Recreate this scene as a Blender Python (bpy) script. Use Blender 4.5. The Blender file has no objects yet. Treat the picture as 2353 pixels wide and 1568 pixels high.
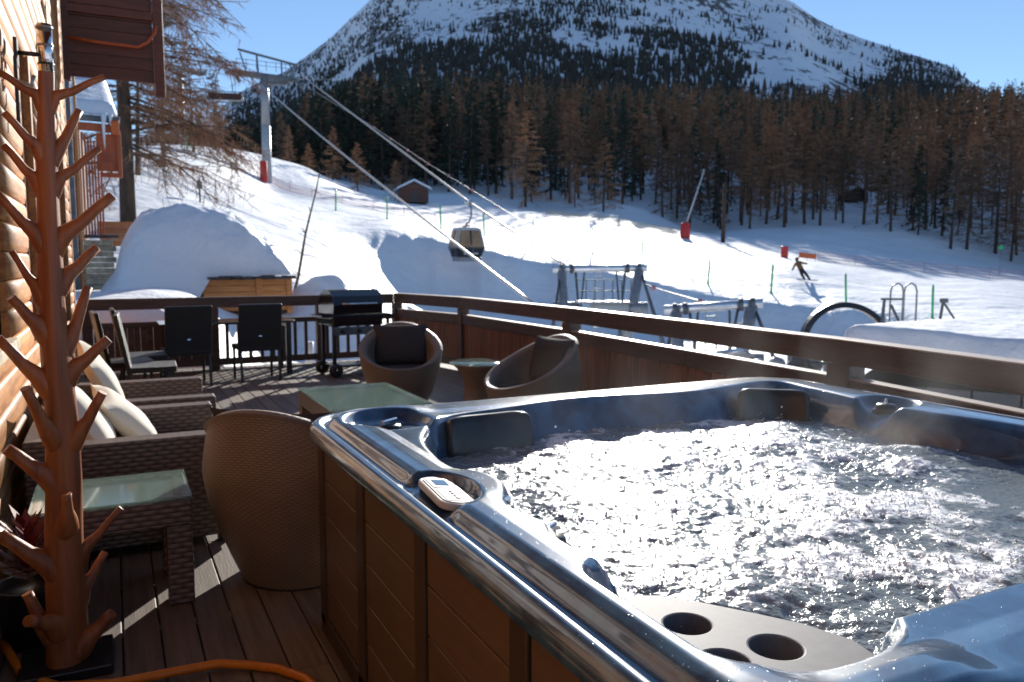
import bpy, bmesh, math, random
import numpy as np
from mathutils import Vector, Matrix, Quaternion

random.seed(7); np.random.seed(7)
SC = bpy.context.scene
COL = SC.collection
R = math.radians

# ------------------------------------------------------------------ camera, sky, sun, exposure
EYE = Vector((0, 0, 1.56)); YAW = R(26.5); PITCH = R(5.64)
cam_d = bpy.data.cameras.new('camera'); cam = bpy.data.objects.new('camera', cam_d); COL.objects.link(cam)
cam.location = EYE; cam.rotation_euler = (R(90) - PITCH, 0, -YAW)
cam_d.sensor_width = 36; cam_d.lens = 28.125; cam_d.clip_start = .05; cam_d.clip_end = 9000
cam_d.dof.use_dof = True; cam_d.dof.focus_distance = 1.9; cam_d.dof.aperture_fstop = 5.8
SC.camera = cam

SUN_EL, SUN_AZ = R(20.0), R(34.9)          # azimuth clockwise from +Y
w = bpy.data.worlds.new('World'); SC.world = w; w.use_nodes = True
nt = w.node_tree; bg = nt.nodes['Background']
sky = nt.nodes.new('ShaderNodeTexSky'); sky.sky_type = 'NISHITA'; sky.sun_disc = False
sky.sun_elevation = SUN_EL; sky.sun_rotation = SUN_AZ; sky.altitude = 2200; sky.air_density = 1.0; sky.dust_density = 0.0; sky.ozone_density = 4.0
gam = nt.nodes.new('ShaderNodeGamma'); gam.inputs[1].default_value = .85; nt.links.new(sky.outputs[0], gam.inputs[0])
nt.links.new(gam.outputs[0], bg.inputs[0]); bg.inputs[1].default_value = 0.115
sun_d = bpy.data.lights.new('sun', 'SUN'); sun = bpy.data.objects.new('sun', sun_d); COL.objects.link(sun)
sun_d.energy = 4.6; sun_d.angle = R(.53); sun_d.color = (1, .95, .87)
SUNV = Vector((math.sin(SUN_AZ) * math.cos(SUN_EL), math.cos(SUN_AZ) * math.cos(SUN_EL), math.sin(SUN_EL)))
sun.rotation_euler = SUNV.to_track_quat('Z', 'Y').to_euler(); sun.location = SUNV * 50
vs = SC.view_settings
SC.display_settings.display_device = 'sRGB'
vs.view_transform = 'Standard'; vs.look = 'None'; vs.gamma = 1; vs.use_curve_mapping = False; vs.exposure = 0.8

# ------------------------------------------------------------------ helpers
FH = Vector((math.sin(YAW), math.cos(YAW), 0)); RT = Vector((math.cos(YAW), -math.sin(YAW), 0))
FV = FH * math.cos(PITCH) - Vector((0, 0, math.sin(PITCH))); UPV = RT.cross(FV)
def bearing(px, py=602):
    """horizontal direction (unit) and rise per metre of a sight line"""
    s = 1024 / 2353
    d = FV + RT * ((px * s - 512) / 800) - UPV * ((py * s - 341) / 800)
    h = math.hypot(d.x, d.y); return d / h
def at(px, py, dist): return EYE + bearing(px, py) * dist

def tag(o, label=None, cat=None, group=None, kind=None):
    if label: o['label'] = label
    if cat: o['category'] = cat
    if group: o['group'] = group
    if kind: o['kind'] = kind
    return o
def thing(name, loc=(0, 0, 0), rz=0, label=None, cat=None, group=None, kind=None):
    o = bpy.data.objects.new(name, None); COL.objects.link(o); o.empty_display_size = .1
    o.location = loc; o.rotation_euler = (0, 0, rz); o['_m'] = 0
    del o['_m']
    return tag(o, label, cat, group, kind)
def link(name, me, parent=None, loc=(0, 0, 0), rot=(0, 0, 0), scale=(1, 1, 1)):
    o = bpy.data.objects.new(name, me); COL.objects.link(o)
    o.location = loc; o.rotation_euler = rot; o.scale = scale
    if parent: o.parent = parent
    return o
def copy_tree(o, parent=None):
    c = o.copy(); COL.objects.link(c); c.parent = parent
    for ch in [k for k in COL.objects if k.parent == o]: copy_tree(ch, c)
    return c
def bevel(o, wd=.006, seg=2):
    m = o.modifiers.new('bevel', 'BEVEL'); m.width = wd; m.segments = seg; m.limit_method = 'ANGLE'; m.angle_limit = R(40)
    return o

RX = lambda a: Matrix.Rotation(R(a), 3, 'X'); RY = lambda a: Matrix.Rotation(R(a), 3, 'Y'); RZ = lambda a: Matrix.Rotation(R(a), 3, 'Z')
class MB:
    def __init__(s): s.v = []; s.f = []; s.uv = []; s.sm = []
    def add(s, vs, fs, uvs=None, smooth=False):
        b = len(s.v); s.v += [tuple(p) for p in vs]
        for i, f in enumerate(fs):
            s.f.append(tuple(b + k for k in f)); s.sm.append(smooth)
            s.uv.append(uvs[i] if uvs else [(0, 0)] * len(f))
        return s
    def box(s, c, d, rot=None):
        hx, hy, hz = d[0] / 2, d[1] / 2, d[2] / 2
        P = [Vector((x, y, z)) for z in (-hz, hz) for y in (-hy, hy) for x in (-hx, hx)]
        fs = [(0, 2, 3, 1), (4, 5, 7, 6), (0, 1, 5, 4), (2, 6, 7, 3), (0, 4, 6, 2), (1, 3, 7, 5)]
        uv = []
        for f in fs:
            q = [P[k] for k in f]; n = (q[1] - q[0]).cross(q[2] - q[0])
            ax = max(range(3), key=lambda k: abs(n[k])); ij = [k for k in range(3) if k != ax]
            uv.append([(p[ij[0]] + c[0] + c[1], p[ij[1]] + (c[2] if ij[1] == 2 else 0)) for p in q])
        if rot is not None:
            m = Matrix.Rotation(rot, 3, 'Z') if isinstance(rot, (int, float)) else rot
            P = [m @ p for p in P]
        return s.add([p + Vector(c) for p in P], fs, uv)
    def beam(s, a, b, wd, ht, up=(0, 0, 1)):
        a, b = Vector(a), Vector(b); d = (b - a); L = d.length; d.normalize()
        x = d.cross(Vector(up))
        if x.length < 1e-4: x = d.cross(Vector((1, 0, 0)))
        x.normalize(); z = x.cross(d)
        m = Matrix((x, d, z)).transposed()
        return s.box((a + b) / 2, (wd, L, ht), m)
    def tube(s, pts, r, n=8, cap=True, closed=False):
        pts = [Vector(p) for p in pts]; k = len(pts)
        rr = r if isinstance(r, (list, tuple)) else [r] * k
        vs, fs, uv = [], [], []
        prev = None; L = 0
        for i, p in enumerate(pts):
            if closed: t = pts[(i + 1) % k] - pts[i - 1]
            else: t = pts[min(i + 1, k - 1)] - pts[max(i - 1, 0)]
            t.normalize()
            if prev is None:
                x = t.cross(Vector((0, 0, 1)))
                if x.length < .1: x = t.cross(Vector((1, 0, 0)))
            else: x = prev - t * prev.dot(t)
            x.normalize(); prev = x; y = t.cross(x)
            for j in range(n):
                a = 2 * math.pi * j / n; vs.append(p + (x * math.cos(a) + y * math.sin(a)) * rr[i])
        for i in range(k if closed else k - 1):
            i2 = (i + 1) % k
            for j in range(n):
                j2 = (j + 1) % n; fs.append((i * n + j, i * n + j2, i2 * n + j2, i2 * n + j))
        s.add(vs, fs, None, True)
        if cap and not closed:
            b = len(s.v) - len(vs)
            s.f.append(tuple(b + j for j in range(n - 1, -1, -1))); s.sm.append(False); s.uv.append([(0, 0)] * n)
            s.f.append(tuple(b + (k - 1) * n + j for j in range(n))); s.sm.append(False); s.uv.append([(0, 0)] * n)
        return s
    def cyl(s, a, b, r0, r1=None, n=12): return s.tube([a, b], [r0, r0 if r1 is None else r1], n)
    def lathe(s, prof, c=(0, 0, 0), n=32, fn=None):
        vs, fs, uv = [], [], []
        L = [0]
        for i in range(1, len(prof)): L.append(L[-1] + math.hypot(prof[i][0] - prof[i - 1][0], prof[i][1] - prof[i - 1][1]))
        for (r, z) in prof:
            for j in range(n):
                a = 2 * math.pi * j / n; p = Vector((r * math.cos(a), r * math.sin(a), z))
                if fn: p = fn(p, a)
                vs.append(p + Vector(c))
        for i in range(len(prof) - 1):
            for j in range(n):
                j2 = (j + 1) % n; fs.append((i * n + j, i * n + j2, (i + 1) * n + j2, (i + 1) * n + j))
                u0, u1 = 2.4 * j / n, 2.4 * (j + 1) / n; uv.append([(u0, L[i]), (u1, L[i]), (u1, L[i + 1]), (u0, L[i + 1])])
        return s.add(vs, fs, uv, True)
    def prism(s, poly, z0, z1):
        n = len(poly); vs = [(x, y, z0) for x, y in poly] + [(x, y, z1) for x, y in poly]
        fs = [tuple(range(n - 1, -1, -1)), tuple(range(n, 2 * n))] + [(i, (i + 1) % n, n + (i + 1) % n, n + i) for i in range(n)]
        return s.add(vs, fs)
    def mesh(s, name, mat):
        me = bpy.data.meshes.new(name); me.from_pydata(s.v, [], s.f); me.update()
        me.polygons.foreach_set('use_smooth', s.sm)
        ul = me.uv_layers.new(name='UVMap'); ul.data.foreach_set('uv', [c for f in s.uv for p in f for c in p])
        if mat: me.materials.append(mat)
        return me
    def build(s, name, mat, parent=None, world=False, bev=0):
        if world and parent is not None:
            p = parent; m = Matrix.Identity(4)
            while p is not None:
                m = Matrix.LocRotScale(p.location, p.rotation_euler, p.scale) @ m; p = p.parent
            mi = m.inverted(); s.v = [tuple(mi @ Vector(q)) for q in s.v]
        o = link(name, s.mesh(name, mat), parent)
        if bev: bevel(o, bev)
        return o

def gridmesh(name, X, Y, Z, mat, wrap=False, smooth=True):
    """X,Y,Z arrays (n,m) -> mesh"""
    n, m = X.shape
    me = bpy.data.meshes.new(name)
    v = np.stack([X, Y, Z], -1).reshape(-1, 3)
    i = np.arange(n - 1)[:, None]; j = np.arange(m if wrap else m - 1)[None, :]; j2 = (j + 1) % m
    q = np.stack([i * m + j, i * m + j2, (i + 1) * m + j2, (i + 1) * m + j], -1).reshape(-1, 4)
    me.vertices.add(len(v)); me.vertices.foreach_set('co', v.astype('f4').ravel())
    me.loops.add(q.size); me.loops.foreach_set('vertex_index', q.astype('i4').ravel())
    me.polygons.add(len(q)); me.polygons.foreach_set('loop_start', np.arange(0, q.size, 4, dtype='i4'))
    me.polygons.foreach_set('use_smooth', np.full(len(q), smooth)); me.update(calc_edges=True); me.validate()
    if mat: me.materials.append(mat)
    return me
def rawmesh(name, V, F, mat, smooth=False):
    """V (n,3), F (k,q) numpy"""
    me = bpy.data.meshes.new(name); q = F.shape[1]
    me.vertices.add(len(V)); me.vertices.foreach_set('co', np.asarray(V, 'f4').ravel())
    me.loops.add(F.size); me.loops.foreach_set('vertex_index', np.asarray(F, 'i4').ravel())
    me.polygons.add(len(F)); me.polygons.foreach_set('loop_start', np.arange(0, F.size, q, dtype='i4'))
    me.polygons.foreach_set('use_smooth', np.full(len(F), smooth)); me.update(calc_edges=True)
    if mat: me.materials.append(mat)
    return me

def _hash(i, j, s):
    h = (i * 374761393 + j * 668265263 + s * 974634541).astype(np.int64) & 0x7fffffff
    h = ((h ^ (h >> 13)) * 1274126177) & 0x7fffffff
    return ((h ^ (h >> 16)) & 0xffff) / 65535.0
def vnoise(x, y, s=0):
    xi, yi = np.floor(x).astype(np.int64), np.floor(y).astype(np.int64); fx, fy = x - xi, y - yi
    fx = fx * fx * (3 - 2 * fx); fy = fy * fy * (3 - 2 * fy)
    a, b, c, d = _hash(xi, yi, s), _hash(xi + 1, yi, s), _hash(xi, yi + 1, s), _hash(xi + 1, yi + 1, s)
    return (a * (1 - fx) + b * fx) * (1 - fy) + (c * (1 - fx) + d * fx) * fy - .5
def fbm(x, y, o=4, s=0, g=.5):
    t = 0; a = 1
    for k in range(o): t = t + a * vnoise(x * 2 ** k + 17.3 * k, y * 2 ** k - 9.1 * k, s + k); a *= g
    return t
def sstep(a, b, x):
    t = np.clip((x - a) / (b - a), 0, 1); return t * t * (3 - 2 * t)

# ------------------------------------------------------------------ materials
def nmat(name):
    m = bpy.data.materials.new(name); m.use_nodes = True; return m, m.node_tree, m.node_tree.nodes['Principled BSDF']
def setb(b, **k):
    for n, v in k.items():
        b.inputs[n.replace('_', ' ')].default_value = v
def c4(c): return (c[0], c[1], c[2], 1)
def M(name, c1, c2=None, rough=.6, metal=0, sc=6, st=(1, 1, 1), bump=0, bsc=None, bd=.01, rnd=0, coat=0, spec=.5, lo=.35, hi=.65, det=5, rv=0):
    m, t, b = nmat(name); L = t.links.new
    setb(b, Roughness=rough, Metallic=metal); b.inputs['Coat Weight'].default_value = coat; b.inputs['Coat Roughness'].default_value = .08
    b.inputs['Specular IOR Level'].default_value = spec
    if c2 is None and not bump and not rnd and not rv:
        # even a plain coat keeps a faint mottling
        c2 = tuple(x * .85 for x in c1)
    tc = t.nodes.new('ShaderNodeTexCoord'); mp = t.nodes.new('ShaderNodeMapping'); L(tc.outputs['Object'], mp.inputs[0])
    mp.inputs['Scale'].default_value = st
    src = mp.outputs[0]
    oi = None
    if rnd:
        oi = t.nodes.new('ShaderNodeObjectInfo'); ad = t.nodes.new('ShaderNodeVectorMath'); ad.operation = 'MULTIPLY_ADD'
        cb = t.nodes.new('ShaderNodeCombineXYZ')
        for k in range(3): L(oi.outputs['Random'], cb.inputs[k])
        L(cb.outputs[0], ad.inputs[0]); ad.inputs[1].default_value = (37, 53, 71); L(src, ad.inputs[2]); src = ad.outputs[0]
    no = t.nodes.new('ShaderNodeTexNoise'); no.inputs['Scale'].default_value = sc; no.inputs['Detail'].default_value = det; no.inputs['Roughness'].default_value = .6
    L(src, no.inputs['Vector'])
    rp = t.nodes.new('ShaderNodeValToRGB'); rp.color_ramp.elements[0].position = lo; rp.color_ramp.elements[1].position = hi
    rp.color_ramp.elements[0].color = c4(c2 or c1); rp.color_ramp.elements[1].color = c4(c1); L(no.outputs[0], rp.inputs[0])
    out = rp.outputs[0]
    if rnd:
        hs = t.nodes.new('ShaderNodeHueSaturation'); mr = t.nodes.new('ShaderNodeMapRange'); L(oi.outputs['Random'], mr.inputs[0])
        mr.inputs[3].default_value = 1 - rnd; mr.inputs[4].default_value = 1 + rnd; L(mr.outputs[0], hs.inputs['Value']); L(out, hs.inputs['Color']); out = hs.outputs[0]
    L(out, b.inputs['Base Color'])
    if rv:
        mr = t.nodes.new('ShaderNodeMapRange'); L(no.outputs[0], mr.inputs[0]); mr.inputs[1].default_value = .3; mr.inputs[2].default_value = .7
        mr.inputs[3].default_value = max(rough - rv, .02); mr.inputs[4].default_value = rough + rv; L(mr.outputs[0], b.inputs['Roughness'])
    if bump:
        h = no.outputs[0]
        if bsc:
            n2 = t.nodes.new('ShaderNodeTexNoise'); n2.inputs['Scale'].default_value = bsc; n2.inputs['Detail'].default_value = 6; L(src, n2.inputs['Vector']); h = n2.outputs[0]
        bp = t.nodes.new('ShaderNodeBump'); bp.inputs['Strength'].default_value = bump; bp.inputs['Distance'].default_value = bd; L(h, bp.inputs['Height']); L(bp.outputs[0], b.inputs['Normal'])
    return m

def wicker(name, c1, c2, k=55, rough=.45, bump=1.0, wv=.75):
    """woven strands: over-under weave from the surface's own UV (metres)"""
    m, t, b = nmat(name); L = t.links.new
    tc = t.nodes.new('ShaderNodeTexCoord'); sp = t.nodes.new('ShaderNodeSeparateXYZ'); L(tc.outputs['UV'], sp.inputs[0])
    def mth(op, a, bb=None):
        n = t.nodes.new('ShaderNodeMath'); n.operation = op
        for i, q in enumerate((a, bb)):
            if q is None: continue
            if isinstance(q, (int, float)): n.inputs[i].default_value = q
            else: L(q, n.inputs[i])
        return n.outputs[0]
    u = mth('MULTIPLY', sp.outputs[0], k); v = mth('MULTIPLY', sp.outputs[1], k * 1.6)
    fu = mth('FLOOR', u); par = mth('MODULO', mth('ADD', mth('FLOOR', v), 1000), 2)
    su = mth('ABSOLUTE', mth('SINE', mth('ADD', mth('MULTIPLY', u, math.pi / 2), mth('MULTIPLY', par, math.pi / 2))))
    sv = mth('ABSOLUTE', mth('SINE', mth('MULTIPLY', v, math.pi)))
    h = mth('MULTIPLY', mth('POWER', sv, .5), mth('ADD', mth('MULTIPLY', su, wv), 1 - wv))
    no = t.nodes.new('ShaderNodeTexNoise'); no.inputs['Scale'].default_value = 4; no.inputs['Detail'].default_value = 4; L(tc.outputs['Object'], no.inputs['Vector'])
    mx = t.nodes.new('ShaderNodeMixRGB'); L(h, mx.inputs[0]); mx.inputs[1].default_value = c4(c2); mx.inputs[2].default_value = c4(c1)
    m2 = t.nodes.new('ShaderNodeMixRGB'); m2.blend_type = 'MULTIPLY'; m2.inputs[0].default_value = .5; L(mx.outputs[0], m2.inputs[1]); L(no.outputs[0], m2.inputs[2])
    L(m2.outputs[0], b.inputs['Base Color']); setb(b, Roughness=rough)
    bp = t.nodes.new('ShaderNodeBump'); bp.inputs['Strength'].default_value = bump; bp.inputs['Distance'].default_value = .004; L(h, bp.inputs['Height']); L(bp.outputs[0], b.inputs['Normal'])
    return m

def snowmat(name, bump=.5, sc=(.35, 2.2, 14), st=(1, 1, 1), col=(.80, .815, .84), tracks=False):
    m, t, b = nmat(name); L = t.links.new
    tc = t.nodes.new('ShaderNodeTexCoord'); mp = t.nodes.new('ShaderNodeMapping'); mp.inputs['Scale'].default_value = st; L(tc.outputs['Object'], mp.inputs[0])
    prev = None
    for i, s_ in enumerate(sc):
        n = t.nodes.new('ShaderNodeTexNoise'); n.inputs['Scale'].default_value = s_; n.inputs['Detail'].default_value = 4; L(mp.outputs[0], n.inputs['Vector'])
        bp = t.nodes.new('ShaderNodeBump'); bp.inputs['Strength'].default_value = bump; bp.inputs['Distance'].default_value = .35 / s_
        L(n.outputs[0], bp.inputs['Height'])
        if prev: L(prev, bp.inputs['Normal'])
        prev = bp.outputs[0]
    if tracks:
        mp2 = t.nodes.new('ShaderNodeMapping'); mp2.inputs['Rotation'].default_value = (0, 0, YAW - R(6)); L(tc.outputs['Object'], mp2.inputs[0])
        for s_, sx in ((2.4, .035), (5.0, .02)):
            mp3 = t.nodes.new('ShaderNodeVectorMath'); mp3.operation = 'MULTIPLY'; L(mp2.outputs[0], mp3.inputs[0]); mp3.inputs[1].default_value = (sx, 1, .3)
            n = t.nodes.new('ShaderNodeTexNoise'); n.inputs['Scale'].default_value = s_; n.inputs['Detail'].default_value = 3; n.inputs['Distortion'].default_value = .3; L(mp3.outputs[0], n.inputs['Vector'])
            bp = t.nodes.new('ShaderNodeBump'); bp.inputs['Strength'].default_value = .35; bp.inputs['Distance'].default_value = .12; L(n.outputs[0], bp.inputs['Height']); L(prev, bp.inputs['Normal']); prev = bp.outputs[0]
    L(prev, b.inputs['Normal']); setb(b, Roughness=.55); b.inputs['Base Color'].default_value = c4(col)
    b.inputs['Specular IOR Level'].default_value = .3
    return m

m_snow = snowmat('snow', .4, tracks=True)
m_snow_soft = snowmat('roof_snow', .45, (1.2, 5, 30))
m_siding = M('larch_siding', (.50, .225, .06), (.27, .095, .024), .55, sc=3, st=(9, .9, 9), bump=.35, bsc=14, rnd=.16, bd=.004)
m_sidedark = M('stained_wood', (.12, .034, .015), (.065, .018, .009), .5, sc=3, st=(.8, 9, 9), bump=.3, bsc=12, rnd=.2, bd=.004)
m_shed = M('orange_shed_wood', (.72, .30, .085), (.52, .19, .05), .55, sc=3, st=(.9, 9, 9), bump=.3, bsc=14, rnd=.12, bd=.004)
m_redwood = M('red_stained_wood', (.46, .11, .028), (.34, .07, .018), .5, sc=3, st=(3, 3, 1), bump=.2, rnd=.15, bd=.004)
m_lit_top = M('sunlit_weathered_wood', (.50, .43, .37), (.36, .30, .25), .45, sc=2.5, st=(10, 1, 10), bump=.4, bsc=9, rnd=.1, bd=.003)  # low sun on the rail tops painted in, along with weathered grey
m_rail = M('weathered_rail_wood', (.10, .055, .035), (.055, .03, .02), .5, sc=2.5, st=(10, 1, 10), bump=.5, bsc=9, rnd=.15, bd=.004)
m_railb = M('weathered_rail_wood_cross', (.11, .06, .038), (.06, .032, .022), .5, sc=2.5, st=(1, 10, 10), bump=.5, bsc=9, rnd=.15, bd=.004)
m_board = M('rail_board_wood', (.22, .085, .03), (.12, .045, .018), .55, sc=3, st=(12, 12, 1), bump=.4, bsc=10, rnd=.25, bd=.004)
m_deck = M('deck_wood', (.195, .157, .125), (.115, .09, .073), .6, sc=2.2, st=(14, .7, 14), bump=.5, bsc=12, rnd=.18, bd=.003)
m_trunk = M('polished_larch', (.38, .125, .036), (.17, .046, .015), .5, sc=3.4, st=(8, 8, .6), bump=.6, bsc=7, bd=.005, coat=.0, lo=.28, hi=.72, rnd=.15)
m_wick = wicker('dark_wicker', (.24, .165, .125), (.035, .024, .018), 26)
m_wick2 = wicker('taupe_wicker', (.36, .265, .19), (.07, .048, .034), 60, .5, .9, .42)
m_wickt = wicker('pale_wicker', (.42, .40, .34), (.12, .11, .095), 30)
m_wick3 = wicker('black_wicker', (.018, .017, .017), (.008, .008, .008), 60, .4, .8)
m_cream = M('cream_fabric', (.74, .68, .57), (.68, .62, .51), .9, sc=90, bump=.3, bd=.002)
m_greyc = M('charcoal_fabric', (.05, .045, .045), (.03, .028, .03), .9, sc=80, bump=.3, bd=.002)
m_black = M('black_metal', (.018, .018, .02), (.01, .01, .012), .35, sc=20)
m_blackg = M('black_enamel', (.012, .013, .016), (.008, .008, .01), .12, sc=20, coat=.6)
m_rubber = M('pillow_rubber', (.022, .022, .024), (.015, .015, .017), .28, sc=20, spec=.6)
m_chrome = M('chrome', (.75, .75, .77), (.65, .65, .68), .12, 1, sc=10)
m_steel = M('galvanised_steel', (.36, .37, .39), (.25, .26, .28), .42, .6, sc=8, rv=.1)
m_steelp = M('painted_steel', (.46, .48, .49), (.37, .39, .40), .45, 0, sc=3)
m_steeld = M('dark_steel', (.16, .17, .18), (.09, .10, .11), .5, .5, sc=5)
m_beam = M('bright_galvanised_tube', (.82, .83, .85), (.7, .71, .73), .3, .9, sc=8)
m_rope = M('steel_rope', (.50, .47, .44), (.36, .34, .33), .4, .5, sc=60)
m_red = M('red_padding', (.62, .035, .03), (.5, .025, .02), .5, sc=4)
m_green = M('green_pole_plastic', (.05, .55, .16), (.04, .45, .13), .4, sc=8)
m_orange = M('orange_mesh', (.75, .17, .05), (.6, .12, .03), .6, sc=8)
m_hose = M('orange_hose', (.62, .20, .012), (.5, .15, .01), .35, sc=20)
m_bark = M('bark', (.10, .065, .045), (.045, .03, .022), .9, sc=5, st=(1, 1, .25), bump=.8, bd=.03)
m_larch = M('larch_twigs', (.30, .155, .08), (.17, .088, .048), .85, sc=.35, rnd=.3)
m_larchp = M('pale_larch_twigs', (.46, .24, .12), (.30, .15, .075), .85, sc=.35, rnd=.2)
m_larchd = M('grey_larch_twigs', (.20, .12, .075), (.11, .068, .045), .85, sc=.35, rnd=.3)
m_pine = M('pine_needles', (.038, .052, .03), (.02, .028, .02), .8, sc=.35, rnd=.3)
m_fforest = M('far_conifers', (.05, .045, .035), (.025, .026, .024), .9, sc=.05)
m_slate = M('slate', (.06, .06, .065), (.03, .03, .033), .6, sc=6, bump=.6, rnd=.2)
m_stone = M('stone_pier', (.55, .45, .30), (.28, .24, .18), .8, sc=7, bump=.6, rnd=.35)
m_ice = M('ice', (.8, .85, .9), None, .1, sc=5)
m_tan = M('tub_cabinet_board', (.115, .073, .049), (.09, .057, .038), .42, sc=3, st=(20, 1, 20), rnd=.06, bump=.1, bd=.002)
m_tand = M('tub_cabinet_trim', (.055, .035, .024), (.04, .026, .018), .4, sc=4)
m_grey = M('grey_plastic', (.24, .24, .255), (.20, .20, .215), .35, sc=30, bump=.1, bd=.001)
m_greyd = M('slate_grey_plastic', (.13, .135, .155), (.105, .11, .125), .6, sc=30, bump=.1, bd=.001, spec=.2)
m_panelgrey = M('grey_cladding', (.075, .08, .088), (.055, .06, .066), .5, sc=2, rnd=.15)
m_wshut = M('window_frame_red', (.23, .055, .02), (.16, .035, .014), .4, sc=5, st=(4, 4, 1))
m_skin = M('skin', (.5, .32, .24), None, .6, sc=9)
m_jacket = M('brown_jacket', (.24, .11, .045), (.17, .075, .03), .8, sc=10)
m_pants = M('black_trousers', (.02, .021, .025), None, .8, sc=10)
m_white = M('white_plastic', (.75, .75, .76), (.68, .68, .7), .4, sc=10)
m_pink = M('net_fabric', (.48, .22, .25), (.4, .17, .2), .8, sc=10)
m_dkred = M('dark_red_leaves', (.20, .02, .02), (.10, .012, .012), .5, sc=8)
m_yel = M('yellow_rope', (.62, .5, .2), (.5, .4, .15), .7, sc=8)
m_blueL = M('blue_print', (.03, .25, .45), None, .4, sc=8)

def glassmat(name, col, rough=.06, base=.35):
    m, t, b = nmat(name); L = t.links.new
    setb(b, Roughness=rough); b.inputs['Base Color'].default_value = c4(col); b.inputs['Transmission Weight'].default_value = base; b.inputs['IOR'].default_value = 1.5
    no = t.nodes.new('ShaderNodeTexNoise'); no.inputs['Scale'].default_value = 9; no.inputs['Detail'].default_value = 6
    tc = t.nodes.new('ShaderNodeTexCoord'); L(tc.outputs['Object'], no.inputs['Vector'])
    mr = t.nodes.new('ShaderNodeMapRange'); L(no.outputs[0], mr.inputs[0]); mr.inputs[3].default_value = rough * .4; mr.inputs[4].default_value = rough * 2.2; L(mr.outputs[0], b.inputs['Roughness'])
    return m
m_glass = glassmat('green_glass', (.62, .80, .73), .05, .88)
m_cabglass = M('tinted_glazing', (.42, .27, .15), (.24, .15, .09), .25, sc=1.1, spec=.3)
m_winglass = glassmat('window_glass', (.03, .035, .04), .04, .0)

def acrylic():
    m, t, b = nmat('marbled_blue_acrylic'); L = t.links.new
    tc = t.nodes.new('ShaderNodeTexCoord')
    no = t.nodes.new('ShaderNodeTexNoise'); no.inputs['Scale'].default_value = 7; no.inputs['Detail'].default_value = 7; no.inputs['Distortion'].default_value = 1.2; L(tc.outputs['Object'], no.inputs['Vector'])
    rp = t.nodes.new('ShaderNodeValToRGB'); e = rp.color_ramp.elements; e[0].position = .35; e[0].color = (.010, .036, .092, 1); e[1].position = .70; e[1].color = (.045, .13, .24, 1); L(no.outputs[0], rp.inputs[0]); L(rp.outputs[0], b.inputs['Base Color'])
    n2 = t.nodes.new('ShaderNodeTexVoronoi'); n2.inputs['Scale'].default_value = 130; L(tc.outputs['Object'], n2.inputs['Vector'])
    n3 = t.nodes.new('ShaderNodeTexNoise'); n3.inputs['Scale'].default_value = 40; L(tc.outputs['Object'], n3.inputs['Vector'])
    cr = t.nodes.new('ShaderNodeMapRange'); L(n2.outputs['Distance'], cr.inputs[0]); cr.inputs[1].default_value = .05; cr.inputs[2].default_value = .22; cr.inputs[3].default_value = 1; cr.inputs[4].default_value = 0
    gt = t.nodes.new('ShaderNodeMath'); gt.operation = 'GREATER_THAN'; L(n3.outputs[0], gt.inputs[0]); gt.inputs[1].default_value = .56
    mu = t.nodes.new('ShaderNodeMath'); mu.operation = 'MULTIPLY'; L(cr.outputs[0], mu.inputs[0]); L(gt.outputs[0], mu.inputs[1])
    bp = t.nodes.new('ShaderNodeBump'); bp.inputs['Strength'].default_value = .5; bp.inputs['Distance'].default_value = .001; L(mu.outputs[0], bp.inputs['Height']); 
    L(bp.outputs[0], b.inputs['Normal']); L(bp.outputs[0], b.inputs['Coat Normal'])
    setb(b, Roughness=.28, Metallic=.05); b.inputs['Coat Weight'].default_value = 1; b.inputs['Coat Roughness'].default_value = .06; b.inputs['Specular IOR Level'].default_value = .35
    return m
m_acr = acrylic()

def watermat():
    m, t, b = nmat('foaming_water'); L = t.links.new
    tc = t.nodes.new('ShaderNodeTexCoord')
    at_ = t.nodes.new('ShaderNodeAttribute'); at_.attribute_name = 'foam'
    no = t.nodes.new('ShaderNodeTexNoise'); no.inputs['Scale'].default_value = 28; no.inputs['Detail'].default_value = 7; no.inputs['Roughness'].default_value = .65; L(tc.outputs['Object'], no.inputs['Vector'])
    ad = t.nodes.new('ShaderNodeMath'); ad.operation = 'ADD'; L(no.outputs[0], ad.inputs[0]); L(at_.outputs['Fac'], ad.inputs[1])
    mr = t.nodes.new('ShaderNodeMapRange'); L(ad.outputs[0], mr.inputs[0]); mr.inputs[1].default_value = .70; mr.inputs[2].default_value = 1.0
    mx = t.nodes.new('ShaderNodeMixRGB'); L(mr.outputs[0], mx.inputs[0]); mx.inputs[1].default_value = (.20, .23, .24, 1); mx.inputs[2].default_value = (.86, .88, .90, 1); L(mx.outputs[0], b.inputs['Base Color'])
    r2 = t.nodes.new('ShaderNodeMapRange'); L(mr.outputs[0], r2.inputs[0]); r2.inputs[3].default_value = .11; r2.inputs[4].default_value = .40; L(r2.outputs[0], b.inputs['Roughness'])
    n2 = t.nodes.new('ShaderNodeTexNoise'); n2.inputs['Scale'].default_value = 75; n2.inputs['Detail'].default_value = 4; L(tc.outputs['Object'], n2.inputs['Vector'])
    bp = t.nodes.new('ShaderNodeBump'); bp.inputs['Strength'].default_value = .7; bp.inputs['Distance'].default_value = .007; L(n2.outputs[0], bp.inputs['Height']); L(bp.outputs[0], b.inputs['Normal'])
    b.inputs['IOR'].default_value = 1.33
    return m
m_water = watermat()

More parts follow.
